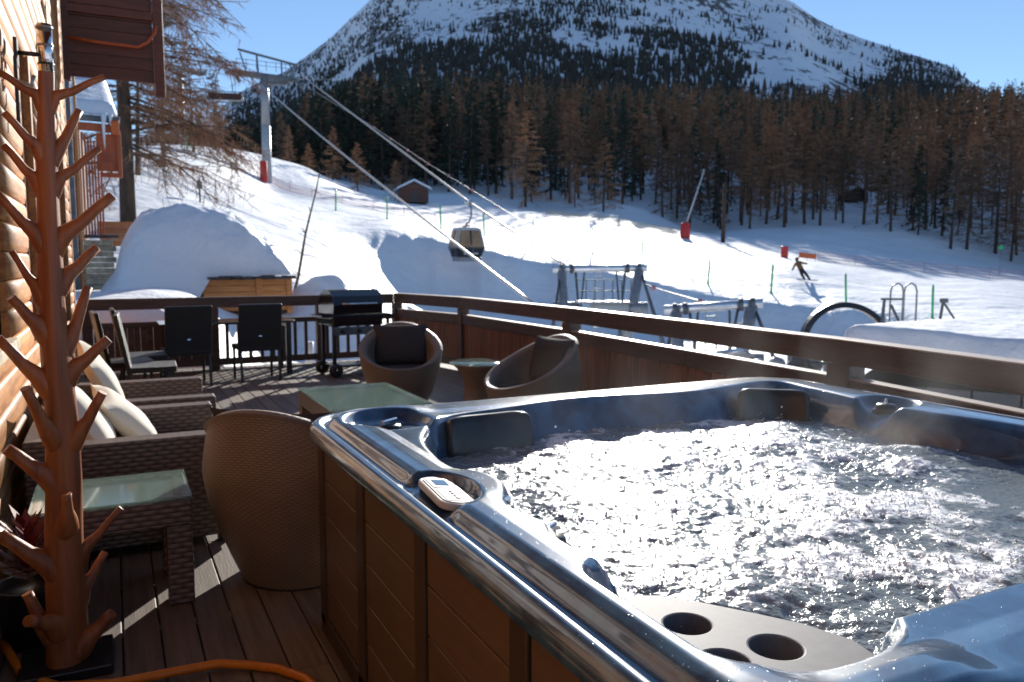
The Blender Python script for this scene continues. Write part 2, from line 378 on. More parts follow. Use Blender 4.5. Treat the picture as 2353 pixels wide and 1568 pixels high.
# ------------------------------------------------------------------ terrain: survey points (sight line, distance) -> heights
SURVEY = [  # bearing px, sight py, distance
 (250,690,14),(330,688,14),(300,668,16.5),(450,685,15),(500,790,14),(560,793,15),(650,771,17),(720,745,20),(800,730,22),(850,712,26),(620,720,22),(930,705,34),(1020,705,42),
 (1100,705,46),(1300,708,51),(1500,722,50),(1700,742,48),(2000,762,46),(2353,785,44),(2700,800,44),
 (350,470,40),(450,470,45),(600,560,34),(650,640,24),(740,640,28),(600,470,58),(700,600,32),(800,600,38),(860,640,36),
 (300,328,75),(400,333,82),(480,340,90),(560,352,98),(620,362,106),(700,382,112),(780,425,112),(620,432,88),(700,470,72),(800,520,60),(860,458,108),(930,540,56),(900,610,46),(860,560,50),
 (1000,480,108),(1200,492,108),(1400,518,104),(1570,550,100),(1800,585,98),(2000,609,102),(2200,628,108),(2353,642,112),(2700,670,115),
 (1000,520,72),(1000,560,58),(1100,566,60),(1200,588,58),(1300,606,57),(1400,622,56),(1500,642,56),(1600,666,56),(1750,690,55),(1900,706,54),(2100,716,54),(2353,728,54),
 (1100,530,80),(1300,555,78),(1500,590,76),(1800,628,66),(2000,645,75),(2353,680,72),
]
HZ = []   # x, y, z
for px, py, d in SURVEY:
    p = at(px, py, d); HZ.append((p.x, p.y, p.z))
for px, lst in {  # bearing: (dist, z)
    -900: ((20, 1), (60, 8), (160, 14), (430, 25)), -300: ((20, .8), (60, 9), (160, 14), (430, 22)),
    150: ((30, 2), (120, 13), (250, 16), (430, 24)), 400: ((130, 13), (250, 17), (430, 30)),
    620: ((160, 15), (250, 26), (430, 60)), 900: ((165, 16), (230, 34), (330, 55), (430, 76)), 1250: ((140, 10), (165, 12.5), (230, 31), (330, 54), (430, 78)),
    1600: ((130, 6), (165, 8), (230, 27), (330, 50), (430, 73)), 2000: ((130, 2.4), (165, 3.6), (230, 23.5), (330, 45), (430, 66)), 2353: ((140, -.4), (165, 1), (230, 20), (330, 41), (430, 62)),
    2800: ((22, -4.2), (60, -4), (160, -2), (250, 10), (430, 60)), 3600: ((15, -4), (60, -5), (160, -3), (430, 40)),
    1100: ((26, -3.4), (36, -2.8)), 1500: ((14, -4), (25, -4.2), (38, -3.2)), 2000: ((14, -4.2), (26, -4.4), (36, -3.8)), 2400: ((14, -4.2), (30, -4.4)),
    950: ((18, -1.2), (26, -1.6))}.items():
    b = bearing(px)
    for d, z in lst: HZ.append((b.x * d, b.y * d, z))
for a, d, z in [(150, 30, -2), (150, 200, -4), (150, 600, -5), (210, 30, 0), (210, 200, 2), (210, 600, 2), (110, 30, -5), (110, 200, -6), (110, 600, 0), (270, 40, 2), (270, 200, 8), (270, 600, 10)]:
    HZ.append((math.sin(R(a)) * d, math.cos(R(a)) * d, z))
HZ = np.array(HZ)
def warp(x, y):      # work in log-distance so near and far points weigh alike
    r = np.hypot(x, y) + 6; k = np.log(r) / r
    return x * k, y * k
_wx, _wy = warp(HZ[:, 0], HZ[:, 1]); _n = len(HZ)
def _phi(d2): return .5 * d2 * np.log(d2 + 1e-9)
_A = np.zeros((_n + 3, _n + 3)); _A[:_n, :_n] = _phi((_wx[:, None] - _wx) ** 2 + (_wy[:, None] - _wy) ** 2) + np.eye(_n) * .002
_A[:_n, _n] = 1; _A[:_n, _n + 1] = _wx; _A[:_n, _n + 2] = _wy; _A[_n:, :_n] = _A[:_n, _n:].T
# height is fitted relative to distance so the fit error is even in angle
_hr = np.hypot(HZ[:, 0], HZ[:, 1]) + 6
_W = np.linalg.solve(_A, np.concatenate([(HZ[:, 2] - 1.56) / _hr, [0, 0, 0]]))
def ground0(x, y):
    x = np.asarray(x, float); y = np.asarray(y, float); sh = x.shape; xf, yf = x.ravel(), y.ravel()
    wx, wy = warp(xf, yf); r = np.hypot(xf, yf) + 6
    z = np.empty(len(xf))
    for i in range(0, len(xf), 20000):
        q = slice(i, i + 20000)
        z[q] = _phi((wx[q, None] - _wx) ** 2 + (wy[q, None] - _wy) ** 2) @ _W[:_n] + _W[_n] + _W[_n + 1] * wx[q] + _W[_n + 2] * wy[q]
    return (1.56 + z * r).reshape(sh)
BANK = [(820, 505, 56), (930, 528, 57), (1000, 545, 57), (1100, 566, 57), (1200, 588, 57), (1300, 606, 57), (1400, 623, 56), (1500, 645, 56), (1600, 668, 56), (1750, 692, 55), (1900, 706, 54), (2150, 716, 54)]
_ba, _bt, _bD, _bb = [], [], [], []
for px, py, d in BANK:
    b = bearing(px, py); _ba.append(math.atan2(b.x, b.y)); _bt.append(1.56 + b.z * d); _bD.append(d); _bb.append(1.56 + bearing(px, float(np.interp(px, [1300, 1500, 1700, 1900, 2150], [714, 758, 778, 792, 770]))).z * (d - 6))
def ground(x, y):
    x = np.asarray(x, float); y = np.asarray(y, float)
    z = ground0(x, y); r = np.hypot(x, y)
    # the piste ends in a steep bank above the lift basin
    an = np.arctan2(x, y); Dt = np.interp(an, _ba, _bD); zt_ = np.interp(an, _ba, _bt); zb_ = np.interp(an, _ba, _bb)
    wob = 1.6 * fbm(an * 28, an * 0 + 2, 3, 77); Dt = Dt + wob; Db = Dt - np.clip((zt_ - zb_) * 1.45, 2.5, 7.5)
    wgt = sstep(_ba[0] - .02, _ba[2], an) * (1 - sstep(_ba[-2], _ba[-1] + .05, an)) * (r > 20) * (r < 100)
    if np.any(wgt > 0):
        rs = np.maximum(r, 1e-3); gt_ = ground0(x / rs * Dt, y / rs * Dt); gb_ = ground0(x / rs * Db, y / rs * Db)
        tgt = zb_ + (zt_ - zb_) * sstep(0, 1, (r - Db) / (Dt - Db)) ** .9
        dl = np.where(r >= Dt, (zt_ - gt_) * np.exp(-np.clip(r - Dt, 0, 99) / 9), np.where(r <= Db, (zb_ - gb_) * np.exp(-np.clip(Db - r, 0, 99) / 9), tgt - z))
        z = z + wgt * dl
    a = sstep(14, 40, r) * (1 - sstep(90, 130, r))
    z = z + a * .22 * fbm(x / 11, y / 11, 3, 5) + sstep(8, 14, r) * (1 - sstep(60, 120, r)) * .05 * fbm(x / 1.6, y / 1.6, 3, 9)
    z = z + sstep(110, 160, r) * 2.2 * fbm(x / 22, y / 22, 3, 3)
    # ploughed lumps behind the corner of the deck
    for cx, cy, h, s_ in ((4.0, 17.8, .95, 1.0), (4.9, 17.6, .75, .9), (3.2, 14.6, .15, .6), (5.3, 18.2, .5, .6), (4.4, 15.0, .12, .5)):
        z = z + h * np.exp(-((x - cx) ** 2 + (y - cy) ** 2) / s_ ** 2) * (1 + .3 * fbm(x * 1.6, y * 1.6, 3, 2))
    # keep clear of the deck
    dx = np.maximum(np.maximum(-1.2 - x, x - 4.9), 0); dy = np.maximum(np.maximum(-2 - y, y - 12.75), 0)
    dd = np.hypot(dx, dy); cap = -.30 + dd * 1.2 + np.where(dd > 1.2, (dd - 1.2) * 3, 0)
    return np.where(dd < 6, np.minimum(z, cap), z)
def gz(x, y): return float(ground(np.array([x]), np.array([y]))[0])
def on(px, d, dz=0):
    b = bearing(px); x, y = b.x * d, b.y * d; return Vector((x, y, gz(x, y) + dz))

az0 = math.degrees(YAW)
az = np.concatenate([np.arange(-52, 52, .26), np.arange(52, 308, 4.0)]) + az0
rr = np.concatenate([np.linspace(.5, 11, 8), np.geomspace(12, 130, 210), np.geomspace(132, 520, 70), np.geomspace(560, 6000, 14)])
A_, R_ = np.meshgrid(np.radians(az), rr)
gx, gy = R_ * np.sin(A_), R_ * np.cos(A_)
g_z = ground(np.clip(gx, -620, 620), np.clip(gy, -620, 620))
far = sstep(480, 900, R_); g_z = g_z * (1 - far) + far * 20
link('snow_ground', gridmesh('snow_ground', gx, gy, g_z, m_snow, wrap=True))['kind'] = 'structure'

# ------------------------------------------------------------------ mountain
RIDGE = [(-1600,430),(-900,400),(-300,360),(200,330),(400,305),(480,277),(540,218),(600,186),(650,166),(700,131),(760,86),(850,0),(930,-38),(1050,-52),(1200,-58),(1330,-62),(1500,-56),(1620,-45),(1720,-30),(1815,2),(1870,40),(1920,66),(2000,95),(2080,121),(2180,151),(2250,200),(2330,232),(2500,270),(2900,320),(3600,380)]
_ra, _re, = [], []
for px, py in RIDGE:
    b = bearing(px, py); _ra.append(math.atan2(b.x, b.y)); _re.append(b.z)
maz = np.radians(np.linspace(-62, 62, 620)) + YAW
me_ = np.interp(maz, _ra, _re)
tt = np.concatenate([np.linspace(0, 1, 240), np.linspace(1.02, 1.6, 20)])
MA, MT = np.meshgrid(maz, tt)
ridge_r = 1500 + 260 * np.sin(maz * 3 + 1) + 120 * np.sin(maz * 9)
r0 = 400.0
MR = r0 + (ridge_r - r0)[None, :] * MT
mx_, my_ = MR * np.sin(MA), MR * np.cos(MA)
zr = 1.56 + ridge_r * me_
zb = 40.0
prof = np.where(MT <= 1, .12 * MT + .88 * MT ** 1.25, 1 - (MT - 1) * 1.9)
mz = zb + (zr[None, :] - zb) * prof
amp = np.clip(MT * 4, 0, 1) * np.where(MT < 1, np.clip((1 - MT) * 5, .05, 1), .2)
gul = fbm(MA * 26 + .6 * fbm(mx_ / 300, my_ / 300, 2, 4), MT * 2.2, 4, 11)
mz = mz + amp * (13 * fbm(MA * 15 + .5 * fbm(mx_ / 300, my_ / 300, 2, 4), MT * 1.1, 3, 11, .42) + 17 * fbm(mx_ / 300, my_ / 300, 3, 21, .4))
def mountmat():
    m, t, b = nmat('mountain_snow_and_rock'); L = t.links.new
    tc = t.nodes.new('ShaderNodeTexCoord'); mp = t.nodes.new('ShaderNodeMapping'); mp.vector_type = 'POINT'; mp.inputs['Rotation'].default_value = (0, 0, YAW); L(tc.outputs['Object'], mp.inputs[0])
    ms = t.nodes.new('ShaderNodeVectorMath'); ms.operation = 'MULTIPLY'; L(mp.outputs[0], ms.inputs[0]); ms.inputs[1].default_value = (1, .12, .75)   # rock breaks out in ribs running down the face
    n1 = t.nodes.new('ShaderNodeTexNoise'); n1.inputs['Scale'].default_value = .085; n1.inputs['Detail'].default_value = 8; n1.inputs['Roughness'].default_value = .66; L(ms.outputs[0], n1.inputs['Vector'])
    rp = t.nodes.new('ShaderNodeValToRGB'); e = rp.color_ramp.elements; e[0].position = .535; e[0].color = (.82, .84, .88, 1); e[1].position = .585; e[1].color = (.10, .085, .075, 1)
    n0 = t.nodes.new('ShaderNodeTexNoise'); n0.inputs['Scale'].default_value = .011; n0.inputs['Detail'].default_value = 3; L(ms.outputs[0], n0.inputs['Vector'])
    ma = t.nodes.new('ShaderNodeMath'); ma.operation = 'MULTIPLY_ADD'; L(n0.outputs[0], ma.inputs[0]); ma.inputs[1].default_value = .55; 
    sb_ = t.nodes.new('ShaderNodeMath'); sb_.operation = 'SUBTRACT'; L(n1.outputs[0], sb_.inputs[0]); sb_.inputs[1].default_value = .275; L(sb_.outputs[0], ma.inputs[2])
    L(ma.outputs[0], rp.inputs[0]); L(rp.outputs[0], b.inputs['Base Color']); setb(b, Roughness=.8)
    bp = t.nodes.new('ShaderNodeBump'); bp.inputs['Strength'].default_value = .35; bp.inputs['Distance'].default_value = 6; L(n1.outputs[0], bp.inputs['Height']); L(bp.outputs[0], b.inputs['Normal'])
    return m
link('mountain', gridmesh('mountain', mx_, my_, mz, mountmat()))['kind'] = 'structure'

# conifers on the mountain (a far wood that reads as one mass)
def mtrees(n):
    rng = np.random.default_rng(3)
    ia = rng.uniform(0, len(maz) - 1.01, n); it = rng.uniform(.0, .97, n) ** 1.25
    a = np.interp(ia, np.arange(len(maz)), maz)
    ii = np.clip(ia.astype(int), 0, len(maz) - 1); jj = np.clip((it * 239).astype(int), 0, 238)
    x, y, z = mx_[jj, ii], my_[jj, ii], mz[jj, ii]
    u = (np.array([0.0]))
    den = fbm(x / 130, y / 130, 4, 41, .6) + .35 * fbm(MA[jj, ii] * 30, it * 3, 3, 44)
    px = 512 + 800 * np.tan(a - YAW); px = px * 2353 / 1024
    lim = .60 - 1.05 * it + .30 * np.exp(-((px - 850) / 300) ** 2) + .15 * np.exp(-((px - 2150) / 160) ** 2)
    lim = lim + np.where((px < 820), .22, 0) - .32 * np.exp(-(((px - 1750) / 140) ** 2)) * (it > .3)
    lim = lim + .9 * np.exp(-((px - 2120) / 130) ** 2) * (it > .55) + .35 * np.exp(-((px - 640) / 110) ** 2)
    keep = ((den * 1.25 < lim - .08) | ((rng.random(n) < .22) & (fbm(x / 45, y / 45, 3, 47) > .02))) & (np.abs(a - YAW) < R(42))
    x, y, z, it = x[keep], y[keep], z[keep], it[keep]; k = len(x)
    x = x + rng.normal(0, 4, k); y = y + rng.normal(0, 4, k)
    h = rng.uniform(7, 16, k) * (1 - .5 * it); r = h * rng.uniform(.16, .24, k)
    V = np.zeros((k, 8, 3)); ph = rng.uniform(0, 6.28, k)
    for q in range(4):
        an = ph + q * math.pi / 2
        V[:, q] = np.stack([x + r * np.cos(an), y + r * np.sin(an), z + h * .08 - 1], -1)
        V[:, q + 4] = np.stack([x + .45 * r * np.cos(an + .5), y + .45 * r * np.sin(an + .5), z + h * .6], -1)
    T = np.stack([x + rng.normal(0, .3, k), y, z + h], -1)[:, None]
    V = np.concatenate([V, T], 1)
    base = np.arange(k)[:, None] * 9; F = []
    for q in range(4):
        q2 = (q + 1) % 4
        F += [base + np.array([[q, q2, 4 + q2]]), base + np.array([[q, 4 + q2, 4 + q]]), base + np.array([[4 + q, 4 + q2, 8]])]
    return rawmesh('mountain_conifers', V.reshape(-1, 3), np.concatenate(F), m_fforest)
tag(link('mountain_conifers', mtrees(70000)), 'scattered dark conifers covering the snowy mountain face', 'forest', kind='stuff')

# ------------------------------------------------------------------ deck
deck = tag(thing('deck', (0, 0, 0)), kind='structure')
d = MB()
for y in np.arange(-1.3, 12.4, .55): d.box((2.0, y, -.13), (5.1, .06, .18))
d.beam((-.5, 12.55, -.16), (4.62, 12.62, -.16), .06, .26); d.beam((4.66, -1.5, -.16), (4.66, 12.6, -.16), .06, .26)
for x, y in ((4.4, 12.3), (4.4, 7.6), (4.4, 3.0), (1.5, 12.3)): d.box((x, y, -2.4), (.16, .16, 4.4))
d.box((-.47, 5.4, -.02), (.05, 14.2, .10))
d.build('joist_frame', m_railb, deck)
BW = .145; nb = 35
pl_cache = {}
def plank_mesh(L, w_=BW - .007, th=.028, mat=m_deck, key='plank'):
    k = (round(L, 2), key, round(w_, 3))
    if k not in pl_cache: pl_cache[k] = MB().box((0, 0, 0), (w_, L, th)).mesh(key, mat)
    return pl_cache[k]
for i in range(nb):
    x = -.46 + BW * (i + .5)
    cuts = [-1.5] + sorted(random.sample([1.9, 3.0, 4.65, 6.3, 7.95, 9.6, 10.7], 2)) + [12.56]
    for a, b in zip(cuts, cuts[1:]):
        o = link('plank', plank_mesh(b - a - .006), deck, (x, (a + b) / 2, -.0145 + random.uniform(-.0012, .0012))); bevel(o, .004, 1)

# ------------------------------------------------------------------ railings
def seg(p, q): return Vector(p), Vector(q)
RPTS = [(4.12, 12.45), (4.50, 10.6), (4.52, 7.6), (4.40, 5.4), (4.28, 3.68), (4.05, 2.2), (3.72, .2)]
rail = thing('railing', (4.5, 7.6, 0), 0, 'long weathered wooden railing with board panels behind the hot tub', 'railing')
for i, (a, b) in enumerate(zip(RPTS, RPTS[1:])):
    ext = .0
    m = MB().beam((a[0], a[1], .975), (b[0], b[1], .975), .13, .15); m.build('top_rail', m_rail, rail, True, .008)
    MB().beam((a[0], a[1], 1.0565), (b[0], b[1], 1.0565), .134, .012).build('pale_top_strip', m_lit_top, rail, True, .004); MB().beam((a[0], a[1], .8075), (b[0], b[1], .8075), .094, .012).build('pale_top_strip', m_lit_top, rail, True, .004)  # added strips carry the pale sunlit, weathered rail tops in their colour
    m = MB().beam((a[0], a[1], .735), (b[0], b[1], .735), .09, .13); m.build('middle_rail', m_rail, rail, True, .008)
    m = MB().beam((a[0], a[1], .11), (b[0], b[1], .11), .06, .12); m.build('bottom_rail', m_rail, rail, True, .006)
    dv = Vector((b[0] - a[0], b[1] - a[1], 0)); L = dv.length; dv.normalize(); n = int(L / .105); ang = math.atan2(dv.y, dv.x)
    if i in (5,): continue
    if i == 4: n = 0
    for k in range(n):
        p = Vector((a[0], a[1], 0)) + dv * (L * (k + .5) / n) + Vector((dv.y, -dv.x, 0)) * .012
        key = 'railboard'
        if key not in pl_cache: pl_cache[key] = MB().box((0, 0, 0), (.099, .022, .60)).mesh('board', m_board)
        o = link('board', pl_cache[key], rail, p - rail.location + Vector((0, 0, .385)), (0, 0, ang)); bevel(o, .003, 1)
for (x, y, s_) in ((4.12, 12.45, .14), (4.50, 10.6, .13), (4.52, 7.6, .15), (4.28, 3.68, .17), (3.72, .2, .14)):
    m = MB().box((x, y, .445), (s_, s_, .905), R(3)); m.build('post', m_rail, rail, True, .008)

brail = thing('railing', (2, 12.4, 0), 0, 'dark wooden baluster railing at the far end of the deck', 'railing')
BA, BB = Vector((-.42, 12.32, 0)), Vector((4.04, 12.44, 0))
for z, h, wd, nm in ((.975, .155, .12, 'top_rail'), (.685, .075, .08, 'middle_rail'), (.10, .10, .06, 'bottom_rail')):
    MB().beam(BA + Vector((0, 0, z)), BB + Vector((0, 0, z)), wd, h).build(nm, m_railb, brail, True, .006)
for x in (-.33, 1.30, 2.86):
    t_ = (x - BA.x) / (BB.x - BA.x); p = BA.lerp(BB, t_); MB().box((x, p.y, .445), (.13, .12, .895)).build('post', m_railb, brail, True, .006)
me_bal = MB().box((0, 0, 0), (.048, .035, .50)).mesh('baluster', m_railb)
nb_ = 27
me_bb = MB().box((0, 0, 0), (.080, .022, .50)).mesh('board', m_railb)
for k in range(nb_):
    p = BA.lerp(BB, (k + .5) / nb_)
    if min(abs(p.x - q) for q in (-.33, 1.30, 2.86)) < .085: continue
    if p.x < 1.3:
        for dx in (-.042, .042): link('board', me_bb, brail, p + Vector((dx, 0, .399)) - brail.location)
        continue
    link('baluster', me_bal, brail, p + Vector((0, 0, .399)) - brail.location)

# ------------------------------------------------------------------ chalet wall
WX = -.50
ch = thing('chalet', (WX, 6, 0), 0, 'sunlit larch-sided chalet wall along the left edge of the deck', 'chalet')
MB().box((WX - .2, 5.6, 3.0), (.22, 15.6, 6.6)).build('wall_core', m_sidedark, ch, True)
# openings: y0,y1,z0,z1
OPEN = [(3.0, 5.02, 1.16, 2.55), (6.42, 7.15, 1.05, 3.05), (10.1, 11.9, .9, 2.9)]
def lap_profile(L, h=.162):
    """half-round log lap board, long axis Y, face +X"""
    pts = [(0, 0), (.022, .002), (.030, .010), (.038, .040), (.040, .10), (.037, .140), (.028, h - .007), (0, h - .003)]
    m = MB(); n = len(pts)
    vs = [(x, -L / 2, z) for x, z in pts] + [(x, L / 2, z) for x, z in pts]
    fs = [(i, i + 1, n + i + 1, n + i) for i in range(n - 1)] + [tuple(range(n - 1, -1, -1)), tuple(range(n, 2 * n))]
    m.add(vs, fs, None, True); m.sm[-1] = m.sm[-2] = False
    return m.mesh('siding_board', m_siding)
zz = 0.0
while zz < 6.2:
    h = .162
    spans = [(-2.0, 13.3)]
    for (y0, y1, z0, z1) in OPEN:
        if zz + h > z0 and zz < z1:
            ns = []
            for a, b in spans:
                if y0 > a and y1 < b: ns += [(a, y0), (y1, b)]
                else: ns.append((a, b))
            spans = ns
    for a, b in spans:
        c = random.uniform(a + 1, b - 1) if b - a > 5 else None
        for p, q in (((a, c), (c, b)) if c else ((a, b),)):
            link('siding_board', lap_profile(q - p - .004), ch, (WX - .04 - ch.location.x, (p + q) / 2 - ch.location.y, zz))
    zz += h
def frame_window(y0, y1, z0, z1, sill=True, shutter=False):
    wn = MB(); x = WX - .115
    wn.box((x - .1, (y0 + y1) / 2, (z0 + z1) / 2), (.02, y1 - y0 - .1, z1 - z0 - .1)); o = wn.build('window', m_winglass, ch, True)
    for p in (((x, y0 + .05, (z0 + z1) / 2), (.13, .10, z1 - z0)), ((x, y1 - .05, (z0 + z1) / 2), (.13, .10, z1 - z0)), ((x + .002, (y0 + y1) / 2, z1 - .05), (.126, y1 - y0 - .2, .10)), ((x + .002, (y0 + y1) / 2, z0 + .05), (.126, y1 - y0 - .2, .10)), ((x - .03, (y0 + y1) / 2, (z0 + z1) / 2), (.06, .07, z1 - z0 - .2))):
        MB().box(*p).build('frame', m_wshut, o, True, .005)
    if sill: MB().box((x + .085, (y0 + y1) / 2, z0 - .035), (.14, y1 - y0 + .06, .06)).build('sill', m_stone, o, True, .006)
frame_window(*OPEN[0]); frame_window(*OPEN[1], sill=False); frame_window(*OPEN[2], sill=False)
# upright trim boards with deep shadow gaps
for y, wd, z0, z1 in ((7.21, .11, 1.0, 3.1), (10.05, .10, .0, 6), (11.96, .12, .0, 6), (13.28, .16, -.1, 6.2)):
    MB().box((WX - .030, y, (z0 + z1) / 2), (.076, wd, z1 - z0)).build('trim_board', m_siding, ch, True, .006)
# unseen eave over the terrace, added to block sky and darken the deck
for k in range(9): MB().box((-.42 + .2 * k + .1, 3.1, 5.25 - .045 * k), (.194, 10.6, .04), RY(12)).build('shade_eave_board', m_sidedark, ch, True, .004)
MB().box((1.42, 3.1, 4.85), (.06, 10.7, .28)).build('fascia', m_sidedark, ch, True, .006)  # front edge of the added out-of-view eave, also cutting sky light
# projecting upper storey end with boards and corner post
up = thing('balcony_screen', (0, 12.9, 3.95), 0, 'dark red-brown boarded balcony end overhead at the top left', 'balcony')
for k in range(9):
    z = 4.12 + .165 * k
    MB().box((.10, 12.9, z + .08), (1.14, .05 + .012 * (k % 2), .160)).build('plank', m_sidedark, up, True, .005)
MB().box((.745, 12.88, 4.75), (.13, .13, 1.66)).build('corner_post', m_sidedark, up, True, .008)
MB().box((-.43, 12.87, 4.8), (.09, .11, 1.5)).build('wall_post', m_sidedark, up, True, .008)
MB().box((.15, 12.855, 5.03), (1.1, .06, .11)).build('cross_beam', m_sidedark, up, True, .008)
MB().tube([(-.40, 12.80, 4.62), (0.0, 12.79, 4.59), (.30, 12.79, 4.585), (.47, 12.79, 4.58), (.60, 12.79, 4.66), (.70, 12.79, 4.80), (.72, 12.80, 4.90)], .022, 8).build('hand_bar', m_redwood, up, True)
# wall light
lp = thing('wall_light', (-.30, 5.70, 2.70), 0, 'chrome tube wall light fixed high on the chalet siding', 'wall light')
MB().cyl((-.30, 5.70, 2.66), (-.30, 5.70, 2.98), .042, n=20).build('tube', m_chrome, lp, True)
m = MB(); m.cyl((-.30, 5.70, 2.955), (-.30, 5.70, 2.968), .047, n=20); m.cyl((-.30, 5.70, 2.85), (-.30, 5.70, 2.862), .046, n=20); m.build('ring', m_steel, lp, True)
m = MB(); m.cyl((-.45, 5.70, 2.80), (-.335, 5.70, 2.80), .014); m.box((-.452, 5.70, 2.80), (.02, .10, .16)); m.cyl((-.30, 5.70, 2.74), (-.30, 5.70, 2.752), .046, n=20); m.build('bracket', m_black, lp, True)
hk = thing('wall_hook', (-.45, 5.3, 2.5), 0, 'small dark metal hook plate on siding left of wall light', 'hook')
m = MB(); m.box((-.452, 5.62, 2.55), (.02, .03, .42)); m.build('plate', m_black, hk, True)
m = MB(); m.tube([(-.45, 5.62, 2.62), (-.38, 5.62, 2.60), (-.36, 5.62, 2.66)], .012); m.build('hook_arm', m_steel, hk, True)

# ------------------------------------------------------------------ hot tub
X0, X1, Y0, Y1 = .688, 3.47, .62, 3.50
TC = ((X0 + X1) / 2, (Y0 + Y1) / 2)
tub = thing('hot_tub', (TC[0], TC[1], 0), 0, 'square hot tub with glossy marbled blue shell full of foaming water', 'hot tub')
def rrect(x, y, hx, hy, r):
    qx = np.abs(x - TC[0]) - hx + r; qy = np.abs(y - TC[1]) - hy + r
    return np.hypot(np.maximum(qx, 0), np.maximum(qy, 0)) + np.minimum(np.maximum(qx, qy), 0) - r
HX, HY = (X1 - X0) / 2, (Y1 - Y0) / 2
def shell_z(x, y):
    s = -rrect(x, y, HX, HY, .28)                        # distance inwards from the outer edge
    ang = np.arctan2(y - TC[1], x - TC[0])
    left = sstep(.60, .45, x - X0); back = sstep(.5, .3, Y1 - y); right = sstep(.5, .3, X1 - x); front = sstep(.5, .3, y - Y0)
    # inner edge: wider rim on the left with scalloped lobes, narrower at the back
    lob = .05 * np.sin(3 * (y - .3)) * left + .03 * np.cos(5.2 * (x - 1.4)) * back + .03 * np.cos(5 * (y - 1.2)) * right
    s_in = .25 + lob
    def dist(px, py): return np.hypot(x - px, y - py)
    s_in = s_in + .20 * np.exp(-(dist(1.0, 3.12) / .26) ** 2)            # corner shelf
    s_in = s_in + .10 * np.exp(-((y - 2.08) / .20) ** 2) * left          # control panel shoulder
    s_in = s_in + .06 * np.exp(-((y - 1.72) / .10) ** 2) * left
    s_in = s_in + .12 * front
    zl = np.interp(s, [0, .006, .018, .032, .046, .058, .068, .080, .100, .125, .16, .20, .25], [.850, .878, .896, .903, .902, .890, .884, .890, .914, .926, .929, .926, .912])
    zo = np.interp(s, [0, .006, .018, .035, .07, .12, .2, .26], [.850, .878, .894, .902, .906, .908, .906, .900])
    pad = np.exp(-((y - 2.08) / .165) ** 6)                # flat pad under the control panel
    u, v = (x - .785), (y - 2.08)
    el = np.sqrt((np.maximum(u, 0) / .13) ** 2 + (v / .19) ** 2)
    zp = .888 + .040 * sstep(.80, 1.02, el)
    zp = np.where(s < .058, np.minimum(zl, .903), zp)
    z = zo * (1 - left) + left * (zl * (1 - pad) + pad * zp)
    # dished corner shelf
    z = z - .040 * sstep(1.0, .75, dist(1.0, 3.14) / .20)
    z = z - .05 * sstep(1.0, .6, dist(3.27, 2.56) / .15)
    # filter corner lowered
    f_ = sstep(1.0, .86, np.sqrt(((x - 1.06) / .30) ** 2 + ((y - 1.16) / .30) ** 2))
    f_ = f_ * sstep(.145, .195, s)
    fall = sstep(s_in - .02, s_in + .13, s)
    low = sstep(s_in + .10, s_in + .7, s)
    zz = z - fall * (.20 + .04 * np.sin(6 * ang)) - low * .42
    zz = np.where(f_ > 0, np.minimum(zz, z * (1 - f_) + (.795) * f_), zz)
    edge = sstep(.0, .012, s)
    return zz
n = 300
# concentric sheet: outer edge -> centre, so the rim follows the rounded square
th = np.linspace(0, 2 * math.pi, 640, endpoint=False)
def outer(t):
    """point of the rounded square in direction t (by marching)"""
    cx, sy = np.cos(t), np.sin(t); lo, hi = np.zeros_like(t), np.full_like(t, 3.0)
    for _ in range(40):
        mid = (lo + hi) / 2; ins = rrect(TC[0] + cx * mid, TC[1] + sy * mid, HX, HY, .28) < 0
        lo = np.where(ins, mid, lo); hi = np.where(ins, hi, mid)
    return lo
orad = outer(th)
fr = np.concatenate([[1.0, 1.0], 1 - np.linspace(0, .012, 6)[1:], 1 - np.linspace(.012, .52, 130)[1:], np.linspace(.46, .0, 12)])
TH, FR = np.meshgrid(th, fr); OR = orad[None, :] * FR
sx, sy_ = TC[0] + np.cos(TH) * OR, TC[1] + np.sin(TH) * OR
sz = shell_z(sx, sy_); sz[0] = .847; sz[1] = .852
sh = link('shell', gridmesh('shell', sx - TC[0], sy_ - TC[1], sz, m_acr, wrap=True), tub)

# cabinet: boards in framed panels
CI = .055
def cab_side(a, b, nrm, npan):
    a, b = Vector((a[0], a[1], 0)), Vector((b[0], b[1], 0)); dv = (b - a); L = dv.length; dv.normalize(); nv = Vector((nrm[0], nrm[1], 0))
    rot = Matrix((dv, nv, Vector((0, 0, 1)))).transposed()
    for k in range(npan):
        u0, u1 = L * k / npan + .045, L * (k + 1) / npan - .045
        for j in range(5):
            z0, z1 = .09 + j * .146, .09 + (j + 1) * .146 - .005
            MB().box(a + dv * ((u0 + u1) / 2) + nv * (-.012) + Vector((0, 0, (z0 + z1) / 2)), (u1 - u0, .024, z1 - z0), rot).build('cabinet_board', m_tan, tub, True, .003)
    for k in range(npan + 1):
        u = min(max(L * k / npan, .035), L - .035)
        MB().box(a + dv * u + nv * (-.006) + Vector((0, 0, .445)), (.082, .030, .79), rot).build('upright_trim', m_tand, tub, True, .004)
    MB().box(a + dv * (L / 2) + nv * (-.03) + Vector((0, 0, .445)), (L - .02, .02, .78), rot).build('cabinet_liner', m_tand, tub, True)
    MB().box(a + dv * (L / 2) + nv * (-.004) + Vector((0, 0, .835)), (L, .026, .045), rot).build('top_trim', m_tand, tub, True, .003)
    MB().box(a + dv * (L / 2) + nv * (-.004) + Vector((0, 0, .045)), (L, .026, .085), rot).build('plinth', m_tand, tub, True, .003)
cx0, cx1, cy0, cy1 = X0 + CI, X1 - CI, Y0 + CI, Y1 - CI; q = .16
